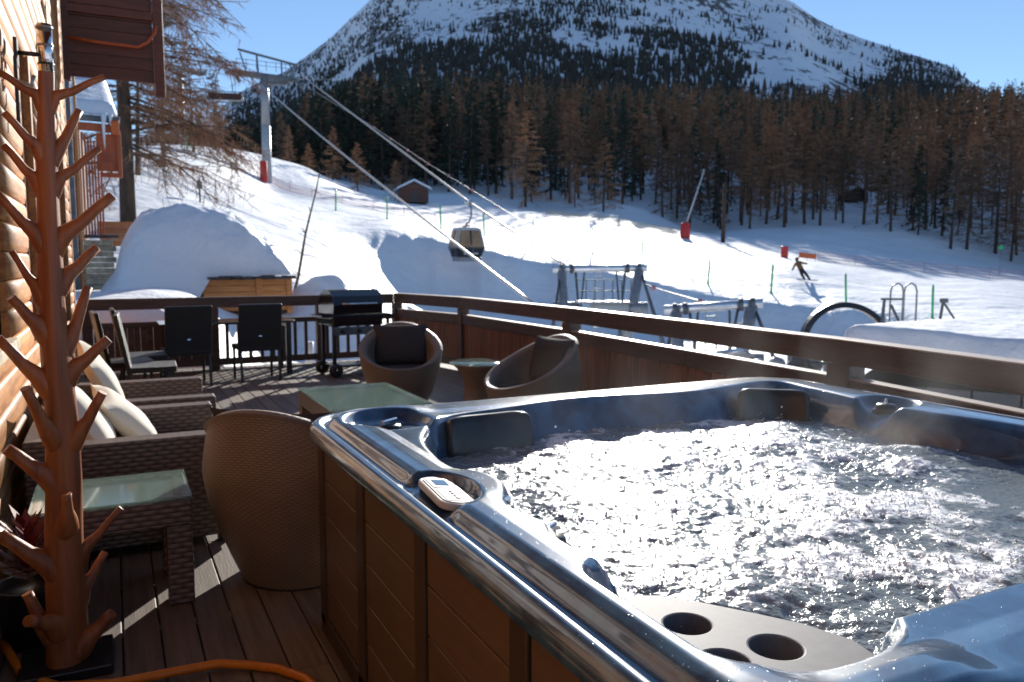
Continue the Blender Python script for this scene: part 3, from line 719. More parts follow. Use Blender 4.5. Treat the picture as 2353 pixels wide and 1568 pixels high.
cab_side((cx0, cy0 + q), (cx0, cy1 - q), (-1, 0), 4); cab_side((cx0 + q, cy1), (cx1 - q, cy1), (0, 1), 4)
cab_side((cx1, cy1 - q), (cx1, cy0 + q), (1, 0), 4); cab_side((cx1 - q, cy0), (cx0 + q, cy0), (0, -1), 4)
for px_, py_, a0 in ((cx0 + q, cy1 - q, 90), (cx1 - q, cy1 - q, 0), (cx1 - q, cy0 + q, 270), (cx0 + q, cy0 + q, 180)):
    pts = [(px_ + q * math.cos(R(a0 + t)), py_ + q * math.sin(R(a0 + t))) for t in range(0, 91, 9)]
    pin = [(px_ + (q - .02) * math.cos(R(a0 + t)), py_ + (q - .02) * math.sin(R(a0 + t))) for t in range(90, -1, -9)]
    MB().prism(pts + pin, .005, .855).build('corner_trim', m_tan, tub, True)
# head pillows: padded rubber blocks leaning on the inner wall
def pillow(c, yaw, wd=.36, ht=.21, dp=.09):
    m = MB(); N, K = 24, 14; V = []; F = []
    rot = Matrix.Rotation(yaw, 3, 'Z') @ Matrix.Rotation(R(-14), 3, 'X')
    for i in range(K + 1):
        ph = -math.pi / 2 + math.pi * i / K
        for j in range(N):
            t = 2 * math.pi * j / N; ex = .38
            f = lambda v: math.copysign(abs(v) ** ex, v)
            p = Vector((wd / 2 * f(math.cos(ph)) * f(math.cos(t)), dp / 2 * f(math.cos(ph)) * f(math.sin(t)), ht / 2 * f(math.sin(ph))))
            p.y += .05 * (p.x / (wd / 2)) ** 2 * -1
            V.append(Vector(c) + rot @ p)
    for i in range(K):
        for j in range(N): F.append((i * N + j, i * N + (j + 1) % N, (i + 1) * N + (j + 1) % N, (i + 1) * N + j))
    m.add(V, F, None, True); return m.build('head_pillow', m_rubber, tub, True)
pillow((1.43, 3.135, .800), R(0), .40, .20, .12); pillow((3.05, 3.08, .800), R(-38), .36, .20, .12); pillow((3.20, 1.5, .82), R(-92))
# topside control panel
cp_c = Vector((.822, 2.075, .893)); cp_rot = Matrix.Rotation(R(-5), 3, 'Z') @ Matrix.Rotation(R(7), 3, 'Y')
def rr_poly(hx, hy, r, n=8):
    P = []
    for cx, cy, a0 in ((hx - r, hy - r, 0), (-hx + r, hy - r, 90), (-hx + r, -hy + r, 180), (hx - r, -hy + r, 270)):
        for k in range(n + 1): a = R(a0 + 90 * k / n); P.append((cx + r * math.cos(a), cy + r * math.sin(a)))
    return P
def cp_part(name, poly, z0, z1, mat, parent, bev=.002):
    m = MB().prism(poly, z0, z1); m.v = [tuple(cp_c + cp_rot @ Vector(p)) for p in m.v]; return m.build(name, mat, parent, True, bev)
cpn = cp_part('control_panel', rr_poly(.052, .150, .050), 0, .022, m_steelp, tub, .006)
cp_part('panel_face', rr_poly(.041, .138, .040), .0225, .0245, m_grey, cpn, 0)
cp_part('screen_bezel', [(x, y + .062) for x, y in rr_poly(.033, .052, .012)], .0247, .026, m_steelp, cpn, 0)
cp_part('screen', [(x, y + .062) for x, y in rr_poly(.020, .030, .003)], .0262, .0272, M('display_blue', (.16, .34, .62), None, .15, sc=9), cpn, 0)
cp_part('button_field', [(x, y - .062) for x, y in rr_poly(.033, .060, .014)], .0247, .0257, M('button_grey', (.3, .3, .32), None, .35, sc=9), cpn, 0)
for k in range(4): cp_part('button', [(x + .006, y - .030 - .022 * k) for x, y in rr_poly(.006, .007, .004)], .0258, .0285, m_white, cpn, 0)
# diverter valve knobs
def knob(c, r=.045, mat=m_chrome):
    c = Vector(c); k = MB().lathe([(0, -.02), (r * 1.25, -.02), (r * 1.25, .0), (r, .006), (r * .96, .02), (r * .8, .03), (0, .032)], c, 20).build('valve_knob', m_rubber, tub, True)
    m = MB(); m.box(c + Vector((0, 0, .042)), (r * 1.7, .018, .024), R(35)); m.build('grip', mat, k, True, .006)
knob((.97, 1.74, .835), .05); knob((.985, 2.80, .845), .05); knob((3.26, 2.56, .86), .05); knob((1.0, 3.14, .862), .055); knob((.94, 1.93, .862), .03)
# filter cover with cup wells
FZ = .815
fl = bmesh.new()
def ring(c, r, z, n=28): return [fl.verts.new((c[0] + r * math.cos(2 * math.pi * k / n), c[1] + r * math.sin(2 * math.pi * k / n), z)) for k in range(n)]
fpoly = [(.915, 1.36), (.955, 1.415), (1.02, 1.43), (1.07, 1.405), (1.13, 1.335), (1.19, 1.25), (1.25, 1.16), (1.285, 1.06), (1.27, .985), (1.21, .95), (1.10, .93), (.99, .925), (.92, .945), (.885, 1.0), (.872, 1.10), (.875, 1.20), (.888, 1.29)]
cups = [((1.035, 1.262), .050), ((1.125, 1.105), .052), ((.995, 1.105), .050)]
ov = [fl.verts.new((x, y, FZ)) for x, y in fpoly]; edges = [fl.edges.new((ov[i], ov[(i + 1) % len(ov)])) for i in range(len(ov))]
for c, r in cups:
    rv_ = ring(c, r, FZ); edges += [fl.edges.new((rv_[i], rv_[(i + 1) % 28])) for i in range(28)]
    r2 = ring(c, r * .97, FZ - .004); r3 = ring(c, r * .9, FZ - .07)
    for i in range(28):
        j = (i + 1) % 28; fl.faces.new((rv_[i], rv_[j], r2[j], r2[i])); fl.faces.new((r2[i], r2[j], r3[j], r3[i]))
    fl.faces.new(r3)
bmesh.ops.triangle_fill(fl, use_beauty=True, use_dissolve=False, edges=edges)
lowv = [fl.verts.new((x, y, FZ - .05)) for x, y in fpoly]
for i in range(len(ov)): j = (i + 1) % len(ov); fl.faces.new((ov[i], lowv[i], lowv[j], ov[j]))
bmesh.ops.recalc_face_normals(fl, faces=fl.faces)
fme = bpy.data.meshes.new('filter_cover'); fl.to_mesh(fme); fl.free(); fme.materials.append(m_greyd)
fo = link('filter_cover', fme, tub, (-TC[0], -TC[1], 0)); bevel(fo, .004, 2)
# water surface
NW = 420
wx = np.linspace(X0 + .12, X1 - .12, NW); wy = np.linspace(Y0 + .12, Y1 - .12, NW); WXg, WYg = np.meshgrid(wx, wy)
ds = -rrect(WXg, WYg, HX, HY, .28)
boil = 0
for (cx, cy, a, s_) in ((1.55, 2.2, 1, .30), (2.2, 2.55, 1.1, .34), (2.75, 2.6, 1, .3), (2.0, 1.75, 1.0, .3), (1.5, 1.55, .8, .24), (2.6, 1.75, .7, .28), (1.9, 2.9, .8, .24), (2.9, 2.1, .5, .2), (1.95, 1.25, .8, .25)):
    boil = boil + a * np.exp(-((WXg - cx) ** 2 + (WYg - cy) ** 2) / s_ ** 2)
calm = np.exp(-(((WXg - 2.75) / .42) ** 2 + ((WYg - 1.62) / .20) ** 2)) 
n1 = fbm(WXg * 4 + .5 * fbm(WXg * 3, WYg * 3, 2, 71), WYg * 4, 5, 61, .58); rid = 1 - np.abs(fbm(WXg * 7, WYg * 7, 4, 81, .6)) * 4
n3 = fbm(WXg * 30, WYg * 30, 3, 91, .6)
chop = (1 - .75 * np.clip(calm * 1.3, 0, 1))
nl = fbm(WXg * 3.2, WYg * 3.2, 2, 61, .5)
wz = .762 + chop * (.036 * nl + .012 * n1 + .006 * n3 + .003 * rid + .026 * boil) - .005
foam = np.clip(.60 * boil + 1.35 * n1 + .40 * rid + .08 - .5 * calm + .35 * np.exp(-((ds - .3) / .08) ** 2) * 0, 0, 1) * .55
wz = np.where(ds < .16, .70, wz)
wme = gridmesh('water', WXg, WYg, wz, m_water)
fa = wme.attributes.new('foam', 'FLOAT', 'POINT'); fa.data.foreach_set('value', foam.ravel().astype('f4'))
tag(link('water', wme), 'foaming bubbling water filling the hot tub', None, kind='structure')

# froth: thousands of bubbles and flung droplets riding on the boil
rngw = np.random.default_rng(12); cnt = 26000
ii_, jj_ = rngw.integers(6, NW - 6, cnt), rngw.integers(6, NW - 6, cnt)
pk = (foam[ii_, jj_] * .6 + .30 * fbm(WXg[ii_, jj_] * 9, WYg[ii_, jj_] * 9, 3, 99) + .12 * rngw.random(cnt) > .30) & (ds[ii_, jj_] > .27); ii_, jj_ = ii_[pk], jj_[pk]; kb = len(ii_)
bx_, by_ = WXg[ii_, jj_] + rngw.normal(0, .003, kb), WYg[ii_, jj_] + rngw.normal(0, .003, kb); rb_ = rngw.gamma(2.0, .0008, kb) + .0010
bz_ = wz[ii_, jj_] + rb_ * .3 + np.where(rngw.random(kb) < .10, rngw.exponential(.018, kb) * (.4 + boil[ii_, jj_]), 0)
oc = np.array([(1, 0, 0), (0, 1, 0), (-1, 0, 0), (0, -1, 0), (0, 0, 1), (0, 0, -1)], float)
Vb = np.stack([bx_, by_, bz_], -1)[:, None] + oc[None] * rb_[:, None, None]
Fb = np.array([(0, 1, 4), (1, 2, 4), (2, 3, 4), (3, 0, 4), (1, 0, 5), (2, 1, 5), (3, 2, 5), (0, 3, 5)])
Fb = (np.arange(kb)[:, None, None] * 6 + Fb[None]).reshape(-1, 3)
tag(link('froth', rawmesh('froth', Vb.reshape(-1, 3), Fb, M('froth_bubbles', (.88, .9, .92), (.8, .82, .85), .12, sc=20), True)), 'white bubbles and droplets frothing on the hot tub water', 'foam', kind='stuff')

# ------------------------------------------------------------------ carved tree coat stand
ct = thing('coat_tree', (-.22, 3.40, 0), 0, 'tall carved tree-trunk coat stand with stub branches beside the wall', 'coat stand')
CAX = [(155, 1545), (155, 1440), (151, 1280), (147, 1100), (139, 960), (131, 870), (121, 740), (117, 620), (113, 540), (110, 410), (108, 330), (106, 224), (105, 166)]
CRD = [.074, .068, .062, .058, .055, .053, .049, .045, .041, .035, .030, .026, .025]
cax = [at(px, py, 3.4) - ct.location for px, py in CAX]; cax[0].z = 0
zsC = [p.z for p in cax]
def axis(z): return Vector((np.interp(z, zsC, [p.x for p in cax]), np.interp(z, zsC, [p.y for p in cax]), z))
NT = 24; m = MB(); V = []; F = []; zs_ = np.linspace(0, zsC[-1], 70)
for z in zs_:
    r = np.interp(z, zsC, CRD); c = axis(z)
    for j in range(NT):
        a = 2 * math.pi * j / NT; rj = r * (1 + .07 * math.sin(2 * a + z * 3.1) + .05 * math.sin(3 * a - z * 4.7) + .025 * math.sin(5 * a + z * 11) + .05 * math.sin(z * 7.3) * math.sin(a + z * 2))
        V.append((c.x + rj * math.cos(a), c.y + rj * math.sin(a), z))
for i in range(len(zs_) - 1):
    for j in range(NT): F.append((i * NT + j, i * NT + (j + 1) % NT, (i + 1) * NT + (j + 1) % NT, (i + 1) * NT + j))
m.add(V, F, None, True); m.add(V[-NT:], [tuple(range(NT))]); m.build('trunk', m_trunk, ct)
# stub branches: tip (bearing), attach height (sight), depth reach, radius
STUB = [((-6, 163), 228, 0, .012), ((240, 177), 228, 0, .012), ((29, 264), 345, -.05, .013), ((169, 249), 350, .04, .015), ((0, 332), 418, .02, .013), ((218, 340), 414, .03, .013), ((-2, 444), 540, -.02, .016), ((259, 450), 545, .0, .019),
        ((11, 578), 662, .04, .012), ((200, 568), 640, .07, .018), ((48, 682), 745, -.06, .017), ((186, 660), 785, .05, .018), ((6, 775), 868, -.03, .019), ((250, 779), 852, .0, .019), ((252, 897), 1000, -.05, .018), ((103, 880), 985, -.12, .018),
        ((22, 1028), 1088, -.02, .022), ((186, 1116), 1185, -.10, .018), ((279, 1167), 1270, .0, .013), ((12, 1224), 1288, -.03, .024), ((218, 1285), 1365, .08, .015), ((55, 1368), 1440, .02, .020), ((122, 1384), 1420, -.16, .022), ((268, 1400), 1475, -.03, .022)]
for (px, py), pa, dy, r in STUB:
    tip = at(px, py, 3.4) - ct.location + FH * dy; za = at(130, pa, 3.4).z; b = axis(za); rt_ = float(np.interp(za, zsC, CRD))
    lat = tip - b; dirl = Vector((lat.x, lat.y, 0)); dl = dirl.length; dirl.normalize()
    p0 = axis(za - .10); p1 = axis(za - .035) + dirl * rt_ * .55; p2 = b + dirl * (rt_ * 1.15) + Vector((0, 0, .012)); p3 = p2.lerp(tip, .35) - Vector((0, 0, .008)); p4 = p2.lerp(tip, .7)
    MB().tube([p0, p1, p2, p3, p4, tip], [rt_ * .6, rt_ * .78, r * 1.75, r * 1.2, r * 1.0, r * .95], 14).build('branch', m_trunk, ct)
MB().box((.0, .02, .02), (.32, .28, .04)).build('base', m_black, ct, False, .006)

# ------------------------------------------------------------------ wicker lounge furniture
def cushion(name, c, size, rot, mat, parent, puff=.5):
    V = []; F = []; N = 18
    for sgn in (1, -1):
        for i in range(N + 1):
            for j in range(N + 1):
                u, v = 2 * i / N - 1, 2 * j / N - 1
                e = max(0, (1 - abs(u) ** 3.2) * (1 - abs(v) ** 3.2)) ** puff
                k = 1 - .05 * (abs(u * v)) 
                pinch = 1 + .06 * (abs(u) ** 4) * (abs(v) ** 4) - .05 * (1 - abs(v)) * abs(u) ** 6 * 0
                V.append(Vector((u * size[0] / 2 * pinch, v * size[1] / 2 * pinch, sgn * size[2] / 2 * e + .004 * math.sin(u * 5) * math.sin(v * 4))))
    b = (N + 1) ** 2
    for s_ in (0, 1):
        for i in range(N):
            for j in range(N):
                q = (s_ * b + i * (N + 1) + j, s_ * b + (i + 1) * (N + 1) + j, s_ * b + (i + 1) * (N + 1) + j + 1, s_ * b + i * (N + 1) + j + 1)
                F.append(q if s_ == 0 else q[::-1])
    m = MB().add([rot @ p + Vector(c) for p in V], F, None, True)
    return m.build(name, mat, parent, parent is not None)
def wick_seat(y0, y1, xf, label, arms=(True, True), group=None):
    t = thing('wicker_armchair', (WX + .45, (y0 + y1) / 2, 0), 0, label, 'armchair', group)
    xb = WX + .06
    MB().box(((xb + .08), (y0 + y1) / 2, .36), (.16, y1 - y0, .60)).build('backrest', m_wick, t, True, .012)
    for k, y in enumerate((y0 + .075, y1 - .075)):
        if arms[k]: MB().box(((xb + .165 + xf) / 2, y, .335), (xf - xb - .165, .15, .57)).build('arm', m_wick, t, True, .012)
    MB().box(((xb + .165 + xf - .02) / 2, (y0 + y1) / 2, .20), (xf - xb - .20, y1 - y0 - .31, .26)).build('seat_base', m_wick, t, True, .01)
    cs = MB().box(((xb + .17 + xf) / 2, (y0 + y1) / 2, .395), (xf - xb - .2, y1 - y0 - .33, .12)).build('seat_cushion', m_cream, t, True); bevel(cs, .04, 4)
    for x in (xb + .06, xf - .06):
        for y in (y0 + .06, y1 - .06): MB().box((x, y, .03), (.06, .06, .06)).build('foot', m_black, t, True)
    return t
wick_seat(5.92, 7.05, .62, 'dark wicker armchair farther along the chalet wall', group='wicker armchairs')
wick_seat(4.60, 5.74, .56, 'dark wicker armchair just behind the coat stand', group='wicker armchairs')
def scatter(c, size, rot, label):
    tag(cushion('cushion', c, size, rot, m_cream, None), label, 'cushion')
scatter((-.10, 6.42, .74), (.46, .46, .15), RY(62) @ RZ(20), 'cream cushion leaning upright in the farther wicker armchair')
scatter((-.17, 5.12, .66), (.47, .46, .17), RY(58) @ RZ(-8), 'cream cushion leaning in the nearer wicker armchair')
scatter((.04, 5.42, .60), (.44, .44, .16), RY(48) @ RZ(14), 'cream cushion slumped forward in the nearer wicker armchair')

def wtable(name, x0, x1, y0, y1, h, label, inset=.0):
    t = thing(name, ((x0 + x1) / 2, (y0 + y1) / 2, 0), 0, label, 'table')
    cx, cy = (x0 + x1) / 2, (y0 + y1) / 2
    lw = .11
    for x in (x0 + lw / 2, x1 - lw / 2):
        for y in (y0 + lw / 2, y1 - lw / 2): MB().box((x, y, (h - .13) / 2), (lw, lw, h - .13)).build('leg', m_wick, t, True, .008)
    for y in (y0 + .03, y1 - .03): MB().box((cx, y, h - .071), (x1 - x0, .06, .118)).build('apron', m_wick, t, True, .008)
    for x in (x0 + .03, x1 - .03): MB().box((x, cy, h - .071), (.06, y1 - y0 - .125, .118)).build('apron', m_wick, t, True, .008)
    MB().box((cx, cy, h - .05), (x1 - x0 - .13, y1 - y0 - .13, .04)).build('woven_top', m_wickt, t, True)
    MB().box((cx, cy, h), (x1 - x0 + .01, y1 - y0 + .01, .010)).build('glass_top', m_glass, t, True, .003)
    return t
wtable('coffee_table', -.36, .28, 3.83, 4.34, .50, 'wicker coffee table with reflective glass top behind the coat stand')
wtable('coffee_table', 1.36, 2.12, 5.62, 6.75, .50, 'wicker coffee table with frosted green glass top behind the hot tub')

# egg-shaped wicker chairs
def egg_chair(c, face, label, mat, cushion_on=True, s=1.0):
    """face: heading (radians, from +X) of the open side"""
    t = thing('tub_chair', c, face, label, 'chair', 'round wicker tub chairs')
    N = 48; KO = 22
    def rimh(a): # a measured from the open direction
        k = .5 - .5 * math.cos(a); return (.40 + .43 * k ** 1.1) * s
    def rad(z): return (.27 + .17 * math.sin(min(z / .62, 1) * math.pi / 2) - .05 * max(0, (z - .55)) / .3) * s
    V = []; F = []; UV = []
    for i in range(KO + 1):
        for j in range(N):
            a = 2 * math.pi * j / N; z = rimh(a) * i / KO; r = rad(z / s)
            V.append((r * math.cos(a), r * math.sin(a), z))
    roll = [(.012, .018), (-.02, .03), (-.06, .022), (-.085, -.005)]
    for dr, dz in roll:
        for j in range(N):
            a = 2 * math.pi * j / N; z = rimh(a); r = rad(z / s) + dr * s; V.append((r * math.cos(a), r * math.sin(a), z + dz * s))
    KI = 10
    for i in range(1, KI + 1):
        for j in range(N):
            a = 2 * math.pi * j / N; z = rimh(a) + (.30 * s - rimh(a)) * i / KI; r = rad(z / s) - (.085 + .03 * i / KI) * s; V.append((r * math.cos(a), r * math.sin(a), min(z, rimh(a) - .006 * s)))
    rows = KO + 1 + len(roll) + KI
    for i in range(rows - 1):
        for j in range(N):
            j2 = (j + 1) % N; F.append((i * N + j, i * N + j2, (i + 1) * N + j2, (i + 1) * N + j))
            u0, u1 = 2.4 * j / N, 2.4 * (j + 1) / N; v0, v1 = i * .036, (i + 1) * .036; UV.append([(u0, v0), (u1, v0), (u1, v1), (u0, v1)])
    m = MB().add(V, F, UV, True); m.build('woven_shell', mat, t)
    MB().lathe([(0, .285 * s), (.33 * s, .285 * s), (.345 * s, .31 * s)], (0, 0, 0), 32).build('seat_deck', mat, t)
    if cushion_on:
        MB().lathe([(0, .41 * s), (.2 * s, .41 * s), (.29 * s, .395 * s), (.325 * s, .36 * s), (.32 * s, .31 * s), (0, .30 * s)], (0, 0, 0), 28).build('seat_cushion', m_greyc, t)
        o = cushion('back_cushion', (0, 0, 0), (.42 * s, .56 * s, .17 * s), Matrix.Identity(3), m_greyc, None, .4)
        o.parent = t; o.location = (-.21 * s, 0, .62 * s); o.rotation_euler = (0, R(78), 0)
    MB().lathe([(.25 * s, 0), (.275 * s, 0), (.275 * s, .012), (.25 * s, .012)], (0, 0, .0), 32).build('foot_ring', m_black, t)
    return t
egg_chair((.80, 4.02, 0), R(50), 'round wicker tub chair in the shade against the hot tub, its back turned', m_wick2, True, 1.04)
egg_chair((2.80, 8.35, 0), R(-108), 'round wicker tub chair with dark cushion beyond the green glass table', m_wick2, True, 1.03)
egg_chair((3.42, 6.45, 0), R(185), 'round wicker tub chair against the right railing, facing left', m_wick2, True, 1.03)
st_ = thing('side_table', (3.40, 7.62, 0), 0, 'small round wicker side table between the two far tub chairs', 'table')
MB().lathe([(.0, .0), (.20, .0), (.175, .06), (.145, .2), (.16, .34), (.22, .45), (.28, .50), (.27, .505), (0, .505)], (0, 0, 0), 36).build('woven_base', m_wick2, st_)
MB().lathe([(0, .507), (.30, .507), (.305, .513), (.30, .519), (0, .519)], (0, 0, 0), 36).build('glass_top', m_glass, st_)

# ------------------------------------------------------------------ dining set
def dining_chair(c, rz, label):
    """faces local -Y... seat forward +Y"""
    t = thing('dining_chair', c, rz, label, 'chair', 'black dining chairs')
    for x in (-.245, .245):
        MB().beam((x, .20, 0), (x, .20, .43), .032, .032).build('leg', m_black, t, False, .004)
        MB().beam((x, -.27, 0), (x, -.21, .43), .032, .032).build('leg', m_black, t, False, .004)
    MB().box((0, 0, .445), (.54, .48, .06)).build('seat', m_wick3, t, False, .008)
    m = MB(); m.beam((0, -.205, .40), (0, -.32, 1.02), .55, .045, (0, 1, 0)); m.build('backrest', m_wick3, t, False, .01)
    MB().box((0, -.262, .60), (.035, .012, .012), RX(-9)).build('maker_tag', m_chrome, t)
    return t
dining_chair((1.68, 11.02, 0), R(4), 'black dining chair with its back to the camera, nearer the barbecue')
dining_chair((.80, 10.90, 0), R(5), 'black dining chair with its back to the camera, nearer the chalet wall')
dining_chair((.34, 9.30, 0), R(-92), 'nearer black dining chair facing right by the chalet wall')
dining_chair((.30, 10.42, 0), R(-88), 'farther black dining chair facing right by the chalet wall')
dining_chair((.12, 9.86, 0), R(-84), 'middle black dining chair facing right by the chalet wall')
dt = thing('dining_table', (1.40, 11.72, 0), 0, 'dark rectangular dining table before the far railing', 'table')
MB().box((1.40, 11.72, .735), (1.75, .80, .03)).build('table_top', m_blackg, dt, True, .005)
for x in (.62, 2.18):
    for y in (11.40, 12.04): MB().box((x, y, .36), (.07, .07, .72)).build('leg', m_black, dt, True, .005)
for x in (.62, 2.18): MB().box((x, 11.72, .69), (.05, .57, .06)).build('apron', m_black, dt, True)
for x, y, r, lb in ((.72, 11.5, .03, 'small clear glass on the dining table, the left one'), (.86, 11.55, .034, 'small clear glass on the dining table, the right one')):
    g = MB().lathe([(0, .0), (r * .8, .0), (r, .09), (r * .93, .09), (r * .74, .012), (0, .012)], (0, 0, 0), 16).build('tumbler', m_chrome); g.location = (x, y, .752); tag(g, lb, 'glass')

# barbecue
bq = thing('barbecue', (2.95, 10.95, 0), R(8), 'black lidded barbecue on a wheeled cart at the deck corner', 'barbecue')
V = []; F = []
prof_l = [(-.26, 0), (-.27, .12), (-.22, .24), (-.10, .31), (.06, .32), (.18, .27), (.26, .15), (.27, 0)]
for x in (-.36, .36):
    for y, z in prof_l: V.append((x, y, .86 + z))
k = len(prof_l)
F = [(i, i + 1, k + i + 1, k + i) for i in range(k - 1)] + [tuple(range(k)), tuple(range(2 * k - 1, k - 1, -1))]
MB().add(V, F).build('lid', m_blackg, bq, False, .012)
lid_h = MB(); lid_h.tube([(-.25, -.29, 1.0), (-.25, -.33, 1.0), (.25, -.33, 1.0), (.25, -.29, 1.0)], .012); lid_h.build('handle', m_chrome, bq)
MB().box((0, 0, .77), (.74, .52, .16)).build('firebox', m_blackg, bq, False, .015)
MB().box((0, -.27, .63), (.72, .02, .11)).build('control_strip', m_steeld, bq, False, .004)
for x in (-.24, 0, .24): MB().lathe([(0, 0), (.03, 0), (.028, .025), (0, .028)], (0, 0, 0), 14, lambda p, a, x=x: Vector((p.x + x, -.281 - p.z, p.y + .63))).build('knob', m_black, bq)
for sx in (-1, 1): MB().box((sx * .44, 0, .83), (.13, .46, .03)).build('side_shelf', m_blackg, bq, False, .006)
for sx in (-1, 1):
    for y in (-.2, .2): MB().beam((sx * .33, y, .04), (sx * .33, y, .69), .045, .045).build('leg', m_black, bq)
MB().box((0, 0, .14), (.66, .42, .025)).build('lower_shelf', m_black, bq, False, .004)
for y in (-.25, .25):
    wl = MB(); wl.lathe([(.03, -.025), (.075, -.03), (.095, -.018), (.095, .018), (.075, .03), (.03, .025)], (0, 0, 0), 24, lambda p, a: Vector((p.x - .33, y + p.z, p.y + .097))).build('wheel', m_rubber, bq)

# hose, plant
tag(MB().tube([(-.46, 3.70, .03), (-.42, 3.55, .03), (-.36, 3.36, .022), (-.24, 3.22, .022), (-.06, 3.15, .024), (.14, 3.13, .03), (.30, 3.125, .028), (.40, 3.08, .02), (.50, 3.0, .02), (.58, 2.88, .02), (.62, 2.7, .02), (.615, 2.3, .02)], .017, 12).build('garden_hose', m_hose), 'orange hose snaking across the deck boards in the foreground', 'hose')
pt = thing('potted_plant', (-.30, 3.95, 0), 0, 'dark potted plant with deep red leaves in shade left of coat stand', 'plant')
pt.location = (-.36, 3.72, 0)
MB().lathe([(0, 0), (.10, 0), (.13, .24), (.14, .25), (.12, .25), (.10, .22), (0, .22)], (0, 0, 0), 24).build('pot', m_black, pt)
m = MB()
for k in range(90):
    a = random.uniform(0, 6.28); el = random.uniform(.2, 1.4); L = random.uniform(.10, .30); dv = Vector((math.cos(a) * math.cos(el) * .45, math.sin(a) * math.cos(el) * .45, math.sin(el)))
    p = Vector((0, 0, .25)) + dv * L; s_ = Vector((-math.sin(a), math.cos(a), 0)) * .02; up_ = dv * .05 + Vector((math.cos(a), math.sin(a), -.2)) * .02
    m.add([p - up_, p + s_, p + up_, p - s_], [(0, 1, 2, 3)])
m.build('foliage', m_dkred, pt)

# ------------------------------------------------------------------ neighbouring chalet beyond the deck (left)
def slab_roof_snow(name, P, th, parent, mat=m_snow_soft, seed=1, n=26, rnd_=.10, lump=.35):
    """thick snow on a sloping quad P (4 corners ccw), with rounded rim"""
    P = [Vector(p) for p in P]; V = []; F = []
    for i in range(n + 1):
        for j in range(n + 1):
            u, v = i / n, j / n
            p = P[0].lerp(P[1], u).lerp(P[3].lerp(P[2], u), v)
            e = min(u, 1 - u, v, 1 - v); k = min(1, e / rnd_); k = math.sqrt(max(0, 1 - (1 - k) ** 2))
            nz = float(fbm(np.array([p.x * 1.3 + seed]), np.array([p.y * 1.3]), 3, seed)[0])
            V.append((p.x, p.y, p.z + th * k * (1 + lump * nz)))
    for i in range(n):
        for j in range(n):
            a = i * (n + 1) + j; F.append((a, a + n + 1, a + n + 2, a + 1))
    b = len(V)
    m = MB().add(V, F, None, True)
    m.add([tuple(p - Vector((0, 0, .02))) for p in P], [(0, 1, 2, 3)][::1])
    return m.build(name, mat, parent, True)
n1 = thing('neighbour_chalet', (-1.2, 20, .9), 0, 'red wooden chalet with deep roof snow beyond the deck end', 'chalet')
MB().box((-2.6, 23.0, 2.4), (4.2, 5.6, 4.4)).build('wall', m_sidedark, n1, True)
slab_roof_snow('roof_snow', [(-1.9, 19.6, 4.76), (.26, 19.6, 4.70), (.10, 23.2, 6.05), (-1.9, 23.2, 6.1)], .22, n1, seed=4)
MB().beam((-.80, 19.58, 4.62), (.30, 19.58, 4.60), .10, .13).build('eave_board', m_steeld, n1, True, .01)
MB().beam((-.72, 19.62, 4.44), (.28, 19.62, 4.42), .08, .17).build('fascia', m_redwood, n1, True, .01)
MB().beam((.20, 19.5, 4.42), (.05, 23.2, 5.85), .16, .30).build('rafter', m_redwood, n1, True, .01)
# boxed balcony end
for k in range(4): MB().box((.03, 19.75, 3.62 + .2 * k), (.42, .05, .194)).build('balcony_plank', m_redwood, n1, True, .006)
MB().box((.265, 19.72, 3.90), (.09, .10, .98)).build('balcony_post', m_redwood, n1, True, .008)
MB().box((.09, 19.72, 3.44), (.40, .12, .10)).build('balcony_beam', m_redwood, n1, True, .008)
# upright slatted screen
for k in range(9): MB().box((-.55 + .055 * k, 18.9 + .12 * k, 3.15), (.040, .05, 2.3 - .05 * k)).build('slat', m_redwood, n1, True, .004)
MB().box((-.62, 18.2, 3.3), (.09, .09, 4.6)).build('column', m_steeld, n1, True, .006)
MB().box((-.50, 18.0, 3.2), (.05, .08, 4.4)).build('column', m_siding, n1, True, .006)
# stone pier built of courses under a slate cap
for r_ in range(9):
    z = 1.02 + r_ * .118; off = .11 * (r_ % 2)
    for c_ in range(3):
        wdt = .19 + .03 * random.random(); MB().box((-.44 + .195 * c_ + off * .5, 19.4 + random.uniform(-.02, .02), z), (wdt, .5, .108)).build('stone', m_stone, n1, True, .012)
MB().box((-.20, 19.38, 2.10), (.74, .66, .055)).build('cap_slate', m_slate, n1, True, .01)
for k in range(4): MB().box((.20, 22.0, 2.02 + .15 * k), (.85, .06, .146)).build('fence_plank', m_board, n1, True, .006)
m = MB(); m.tube([(.0, 19.5, 4.72), (-.02, 19.48, 4.5), (-.02, 19.48, 4.2), (-.015, 19.48, 3.95)], [.07, .035, .022, .004], 8); m.tube([(.12, 19.5, 4.70), (.12, 19.48, 4.55), (.12, 19.48, 4.46)], [.05, .02, .003], 8); m.build('icicle', m_ice, n1, True)

